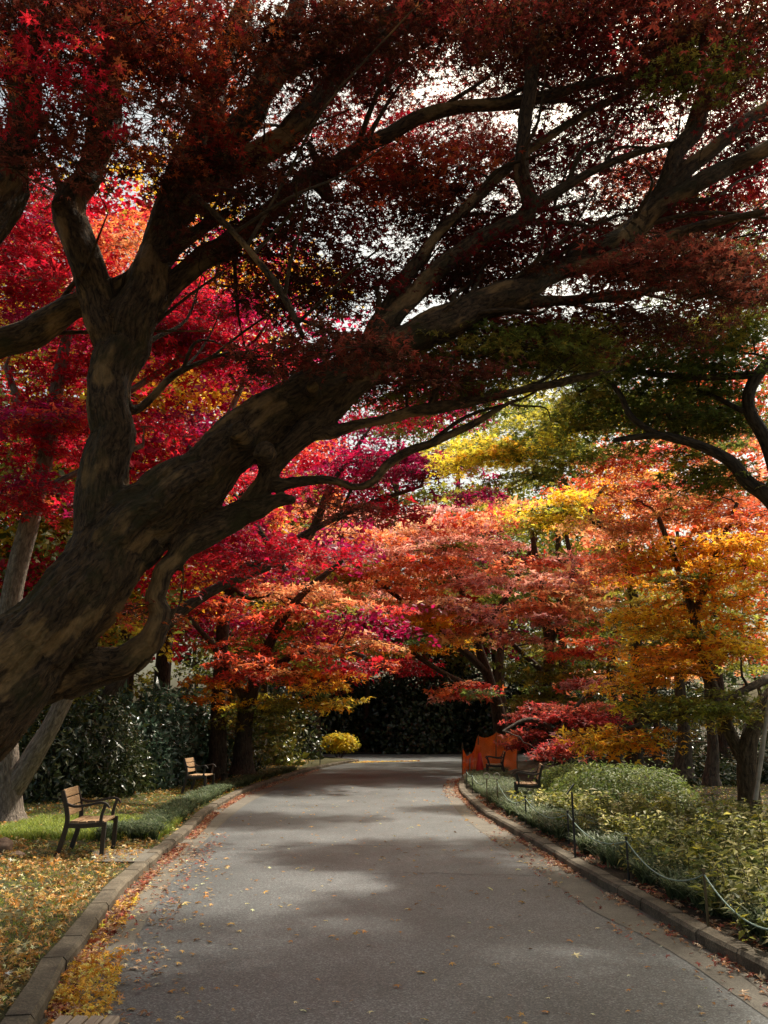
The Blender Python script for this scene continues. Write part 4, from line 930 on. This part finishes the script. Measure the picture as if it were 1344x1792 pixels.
kl = np.interp(p[:, 1], LKw[:, 1], LKw[:, 0]); kr = np.interp(p[:, 1], RKw[:, 1], RKw[:, 0]); p = p[(p[:, 0] > kl + .05) & (p[:, 0] < kr - .05)]
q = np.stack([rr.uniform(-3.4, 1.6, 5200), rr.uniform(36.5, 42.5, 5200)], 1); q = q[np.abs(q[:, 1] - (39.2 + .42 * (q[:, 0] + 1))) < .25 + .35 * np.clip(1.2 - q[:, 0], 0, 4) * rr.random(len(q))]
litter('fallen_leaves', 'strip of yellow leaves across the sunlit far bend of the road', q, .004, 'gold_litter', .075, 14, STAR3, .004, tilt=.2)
litter('fallen_leaves', 'scattered pale leaves on the asphalt', p, .004, 'litter', .030, 11, STAR5, .004, tilt=.2)
p = np.stack([rr.uniform(5, 17, 7000), rr.uniform(11, 26, 7000)], 1)
litter('fallen_leaves', 'tan leaves under the forked maple on the right lawn', p, BZ, 'litter', .034, 12, STAR3, .02)

# ------------------------------------------------------------------ benches
def make_bench(loc, rz, label, group, L=.74, wood=None):
    wood = wood or M_WOOD
    root = empty('park_bench', loc, label, 'bench', group, rz)
    def part(mb, name, mat, smooth=False):
        o = mb.obj(name, mat, None, smooth); o.parent = root; return o
    D, SH = .42, .43
    s = MB()
    for i in range(4):
        x = -.12 + i * .108; box(s, (x, 0, SH - .012 - .006 * (i == 1)), (.098, L - .02, .034), bev=.006)
    part(s, 'seat', wood)
    lean = math.radians(14); R_ = np.array([[math.cos(-lean), 0, -math.sin(-lean)], [0, 1, 0], [math.sin(-lean), 0, math.cos(-lean)]])
    R_ = np.array([[math.cos(lean), 0, -math.sin(lean)], [0, 1, 0], [math.sin(lean), 0, math.cos(lean)]])
    b = MB()
    for i in range(3):
        t = .13 + i * .115; box(b, (-.185 - math.sin(lean) * t, 0, SH + math.cos(lean) * t - .01), (.026, L - .02, .102), R_, bev=.005)
    part(b, 'backrest', wood)
    for sy in (-1, 1):
        y = sy * (L / 2 + .005)
        m = MB(); sweep_rect(m, smooth_line([(.255, y, 0), (.258, y, .2), (.262, y, .42)], 4), .045, [.052] * 9 if False else .052); part(m, 'leg', M_IRON)
        m = MB(); sweep_rect(m, smooth_line([(-.30, y, 0), (-.25, y, .18), (-.215, y, .33), (-.20, y, .46), (-.235, y, .64), (-.285, y, .80)], 5), .045, np.linspace(.060, .046, 26)); part(m, 'leg', M_IRON)
        m = MB(); sweep_rect(m, smooth_line([(-.20, y, .385), (-.02, y, .375), (.16, y, .388), (.25, y, .392)], 5), .046, .055); part(m, 'side_rail', M_IRON)
        m = MB(); sweep_rect(m, smooth_line([(-.245, y, .655), (-.12, y, .612), (.05, y, .630), (.19, y, .655), (.27, y, .640), (.315, y, .590)], 6), .052, np.concatenate([np.full(20, .030), np.linspace(.03, .014, 11)])); part(m, 'armrest', M_IRON)
        m = MB(); sweep_rect(m, smooth_line([(.215, y, .40), (.222, y, .50), (.262, y, .632)], 5), .04, .036); part(m, 'arm_support', M_IRON)
    m = MB()
    sweep_rect(m, [(-.21, -L / 2, .36), (-.21, L / 2, .36)], .03, .04, (1, 0, 0)); part(m, 'crossbar', M_IRON)
    return root
b1 = gnd(150, 1495, LZ)
BG = 'iron armed wooden benches beside the road'
bench = make_bench((*gnd(153, 1493, LZ)[:2], LZ), math.radians(6), 'brown wood and black iron bench on the leaf covered lawn, nearest left bench', BG)
bench.scale = (.93, .93, .93)
def bench_copy(px, py, z, rz, label, sc=1):
    c = copy_tree(bench); p = gnd(px, py, z); c.location = p; c.rotation_euler = (0, 0, rz); c['label'] = label; return c
bench_copy(347, 1387, LZ, math.radians(-4), 'bench with pale seat in front of the blue green shrubs, farther left bench')
bench_copy(926, 1407, BZ, math.radians(174), 'bench half hidden by planting right of the ringed rope posts')
bench_copy(868, 1362, BZ, math.radians(176), 'farthest right bench, dark beside the orange netting')
# slatted bench at the bottom edge
root = empty('slatted_bench', (-1.19, 3.93, 0), 'weathered slatted wooden bench top cut by the bottom left edge', 'bench')
m = MB()
for i in range(4):
    box(m, (-.145 + i * .066, -.30, .40), (.057, .74, .03), bev=.006)
m.obj('seat', M_GREYWOOD, None, False).parent = root
for x in (-.135, .04):
    for y in (-.58, -.02):
        m = MB(); box(m, (x, y, .19), (.05, .05, .38), bev=.006); m.obj('leg', M_IRON, None, False).parent = root
m = MB(); box(m, (-.046, -.02, .366), (.23, .04, .03)); box(m, (-.046, -.58, .366), (.23, .04, .03)); m.obj('crossbar', M_IRON, None, False).parent = root
# paving slab, rock, stump
m = MB(); c4 = [gnd(165, 1508, .1), gnd(252, 1508, .1), gnd(283, 1486, .1), gnd(160, 1487, .1)]
V = [(q[0], q[1], z) for z in (.02, LZ + .018) for q in c4]; m.add(V, [(4, 5, 6, 7), (0, 1, 5, 4), (1, 2, 6, 5), (2, 3, 7, 6), (3, 0, 4, 7)])
tag(m.obj('paving_slab', M_GUT, None, False), 'flat concrete slab in the lawn before the nearest left bench', 'paving slab')
def rock(name, label, cat, loc, rad, seed, mat=M_STONE):
    r = np.random.default_rng(seed); nu, nv = 20, 12; V = []
    for j in range(nv + 1):
        for i in range(nu):
            th, ph = i / nu * 6.283, j / nv * math.pi; d = Vector((math.cos(th) * math.sin(ph), math.sin(th) * math.sin(ph), math.cos(ph)))
            k = 1 + .3 * noise.fractal(d * 1.6 + Vector((seed, 0, 0)), 1, 2, 4); V.append([d[0] * rad[0] * k, d[1] * rad[1] * k, d[2] * rad[2] * k])
    f = [(j * nu + i, (j + 1) * nu + i, (j + 1) * nu + (i + 1) % nu, j * nu + (i + 1) % nu) for j in range(nv) for i in range(nu)]
    mb = MB(); mb.add(V, f); o = mb.obj(name, mat, None); o.location = loc; return tag(o, label, cat)
p = gnd(-2, 1492, LZ); rock('rock', 'reddish brown rock at the left edge of the leafy lawn', 'rock', (p[0], p[1], LZ + .05), (.17, .13, .11), 3)
p = gnd(30, 1500, LZ); rock('rock', 'small flat rock half buried in leaves beside the brown one', 'rock', (p[0], p[1], LZ + .01), (.10, .08, .05), 4)
p = gnd(392, 1370, LZ); m = MB(); tube(m, [(0, 0, -.05), (0, 0, .12), (.01, 0, .24), (.01, 0, .25)], [.12, .09, .10, .135], 12, .06)
o = m.obj('stump', M_BARKD, None); o.location = p; tag(o, 'small dark stump between the farther left bench and the kerb grass', 'stump')
p = gnd(560, 1338, LZ); m = MB(); tube(m, [(0, 0, -.05), (0, 0, .62)], .018, 8); box(m, (0, 0, .62), (.09, .02, .1)); mm = [0]
o = m.obj('marker_post', M_IRON, None); o.location = p; tag(o, 'thin dark marker post left of the round yellow bush', 'post')

# ------------------------------------------------------------------ rope fence, plant sign
posts = [((1420, 1745), 0), ((1240, 1626), 0), ((1101, 1545), 0), ((996, 1480), 0), ((921, 1443), 0), ((871, 1412), 1), ((853, 1412), 1), ((827, 1388), 0), ((817, 1380), 0)]
plab = ['rope fence post beyond the lower right corner', 'brown rope fence post nearest in the right bed', 'dark rope fence post, second nearest in the right bed', 'dark rope fence post just behind the plant sign',
        'short dark rope post in front of the right bench', 'rope post with ring top, the one nearer the right bench', 'rope post with ring top, the one nearer the kerb', 'thin green post below the orange netting', 'thin green post at the netting corner']
PT = []
for i, ((px, py), ring) in enumerate(posts):
    p = gnd(px, py, BZ); h = .42 if not ring else .50
    root = empty('rope_post', p, plab[i], 'post', 'posts of the rope fence in the right bed')
    m = MB(); tube(m, [(0, 0, -.1), (0, 0, h)], .011 if i else .014, 8); tube(m, [(0, 0, h - .01), (0, 0, h + .012)], .016, 8)
    m.obj('pole', M_POST if i in (1, 5, 6) else M_IRON, None).parent = root
    if ring:
        m = MB(); th = np.linspace(0, 6.283, 17); tube(m, np.stack([np.cos(th) * .055, 0 * th, np.sin(th) * .055 + h + .06], 1), .010, 6, cap=False); m.obj('ring', M_POLE, None).parent = root
    PT.append(p + [0, 0, h - .03])
def rope(pts, sag, name, label):
    m = MB()
    for a, b, s in zip(pts, pts[1:], sag):
        t = np.linspace(0, 1, 18); P = a[None] * (1 - t[:, None]) + b[None] * t[:, None]; P[:, 2] -= 4 * s * t * (1 - t); tube(m, P, .006, 6, cap=False)
    tag(m.obj(name, M_ROPE, None), label, 'rope')
rope(PT[:6], [.17, .17, .15, .15, .2], 'rope', 'pale green rope sagging from post to post along the right bed')
rope([PT[6], PT[7], PT[8]], [.12, .04], 'rope', 'short green rope hanging below the orange netting')
p = gnd(1007, 1503, BZ); root = empty('plant_sign', p, 'black stake with small tilted pale name plate at the right kerb', 'sign')
m = MB(); tube(m, [(0, 0, -.1), (-.002, 0, .74)], .0135, 8); m.obj('pole', M_IRON, None).parent = root
a = math.radians(52); Rm = np.array([[math.cos(a), 0, math.sin(a)], [0, 1, 0], [-math.sin(a), 0, math.cos(a)]])
Rz = lambda t: np.array([[math.cos(t), -math.sin(t), 0], [math.sin(t), math.cos(t), 0], [0, 0, 1]])
Q = Rz(math.radians(-12)) @ np.array([[math.cos(-a), 0, math.sin(-a)], [0, 1, 0], [-math.sin(-a), 0, math.cos(-a)]])
m = MB(); box(m, (-.015, 0, .775), (.15, .10, .012), Q, bev=.003); m.obj('backing', M_IRON, None, False).parent = root
m = MB(); box(m, np.array([-.015, 0, .775]) + Q @ np.array([0, 0, .0085]), (.135, .088, .004), Q); m.obj('name_plate', M_PLATE, None, False).parent = root

# ------------------------------------------------------------------ orange netting, cone, prop pole, rail
root = empty('safety_netting', gnd(812, 1360, BZ), 'orange safety netting strung on stakes where the right kerb turns', 'netting')
o0 = np.array(root.location)
tops = [(809, 1303, 1356, 27.0), (822, 1318, 1350, 26.6), (837, 1288, 1355, 27.2), (868, 1281, 1352, 28.5), (905, 1277, 1345, 30.5)]
A = smooth_line([[*at(x, yt, Y), *at(x, yb, Y)] for x, yt, yb, Y in tops], 8); nn = len(A); nr = 10; V = []; r = np.random.default_rng(9)
for i in range(nn):
    frac = (i % 8) / 8; sagz = -.14 * math.sin(math.pi * frac)
    for j in range(nr + 1):
        t = j / nr; q = A[i, :3] * (1 - t) + A[i, 3:] * t; q = q + [0, .12 * math.sin(i * 1.3 + j * .5) + .05 * math.sin(i * .5 - j) + r.normal(0, .02), sagz * (1 - t)]; V.append(q - o0)
m = MB(); f = [(i * (nr + 1) + j, (i + 1) * (nr + 1) + j, (i + 1) * (nr + 1) + j + 1, i * (nr + 1) + j + 1) for i in range(nn - 1) for j in range(nr)]
m.add(V, f); m.obj('net', M_NET, None).parent = root
for x, yt, yb, Y in tops:
    m = MB(); a_, b_ = at(x, yt - 2, Y) - o0, at(x, yb, Y) - o0; b_[2] = min(b_[2], .05); tube(m, [b_ - [0, 0, .1], a_], .016, 6); m.obj('stake', M_ROPE if Y < 27 else M_POST, None).parent = root
p = at(840, 1345, 26.4); p[2] = BZ; root = empty('traffic_cone', p, 'red traffic cone standing in front of the orange netting', 'traffic cone')
m = MB(); tube(m, [(0, 0, .03), (0, 0, .35), (0, 0, .69), (0, 0, .70)], [.15, .10, .045, .03], 16); m.obj('cone', M_RED, None).parent = root
m = MB(); box(m, (0, 0, .015), (.38, .38, .03), bev=.008); m.obj('base', M_RED, None, False).parent = root
m = MB(); a_, b_ = at(1322, 1400, 13.2), at(1352, 1180, 13.0); b2 = b_ + (b_ - a_) * .6
S = np.stack([a_ + (b2 - a_) * t for t in np.linspace(0, 1, 15)]); tube(m, S, [.030 if i % 3 else .036 for i in range(15)], 10)
tag(m.obj('support_pole', M_POLE, None), 'pale bamboo prop pole leaning against the forked trunk', 'pole')
root = empty('rail_fence', (12, 30, BZ), 'low rail fence behind the trees at the right', 'fence')
for i in range(9):
    m = MB(); tube(m, [(-6 + i * 2, 0, -.1), (-6 + i * 2, 0, 1.05)], .045, 8); m.obj('post', M_POST, None).parent = root
for z in (.45, .95):
    m = MB(); tube(m, [(-6.2, 0, z), (10.2, 0, z)], .028, 8); m.obj('rail', M_POST, None).parent = root
tg = 'bare dark trunks behind the right lawn'
for i, (px, py, Y, r_, lab) in enumerate([(1195, 1350, 22, .17, 'stout dark trunk left behind the forked maple'), (1245, 1362, 20, .12, 'slim dark trunk close left of the forked maple'), (1148, 1340, 25, .12, 'thin dark trunk behind the green mound'), (880, 1335, 40, .25, 'dark trunk behind the orange netting'), (1075, 1335, 30, .2, 'dark trunk under the low red maple')]):
    maple('tree', lab, 'tree', [[(px, py, Y, r_ * 1.5), (px + 3, py - 60, Y, r_), (px - 6, py - 170, Y, r_ * .8), (px + 5, py - 300, Y, r_ * .5), (px - 10, py - 420, Y, r_ * .25)]],
          [(px, py - 270, 90, 110, Y + .5, 1.5, 11, 1.1, 'olive')], size=.1, dens=45, seed=200 + i, group=tg)
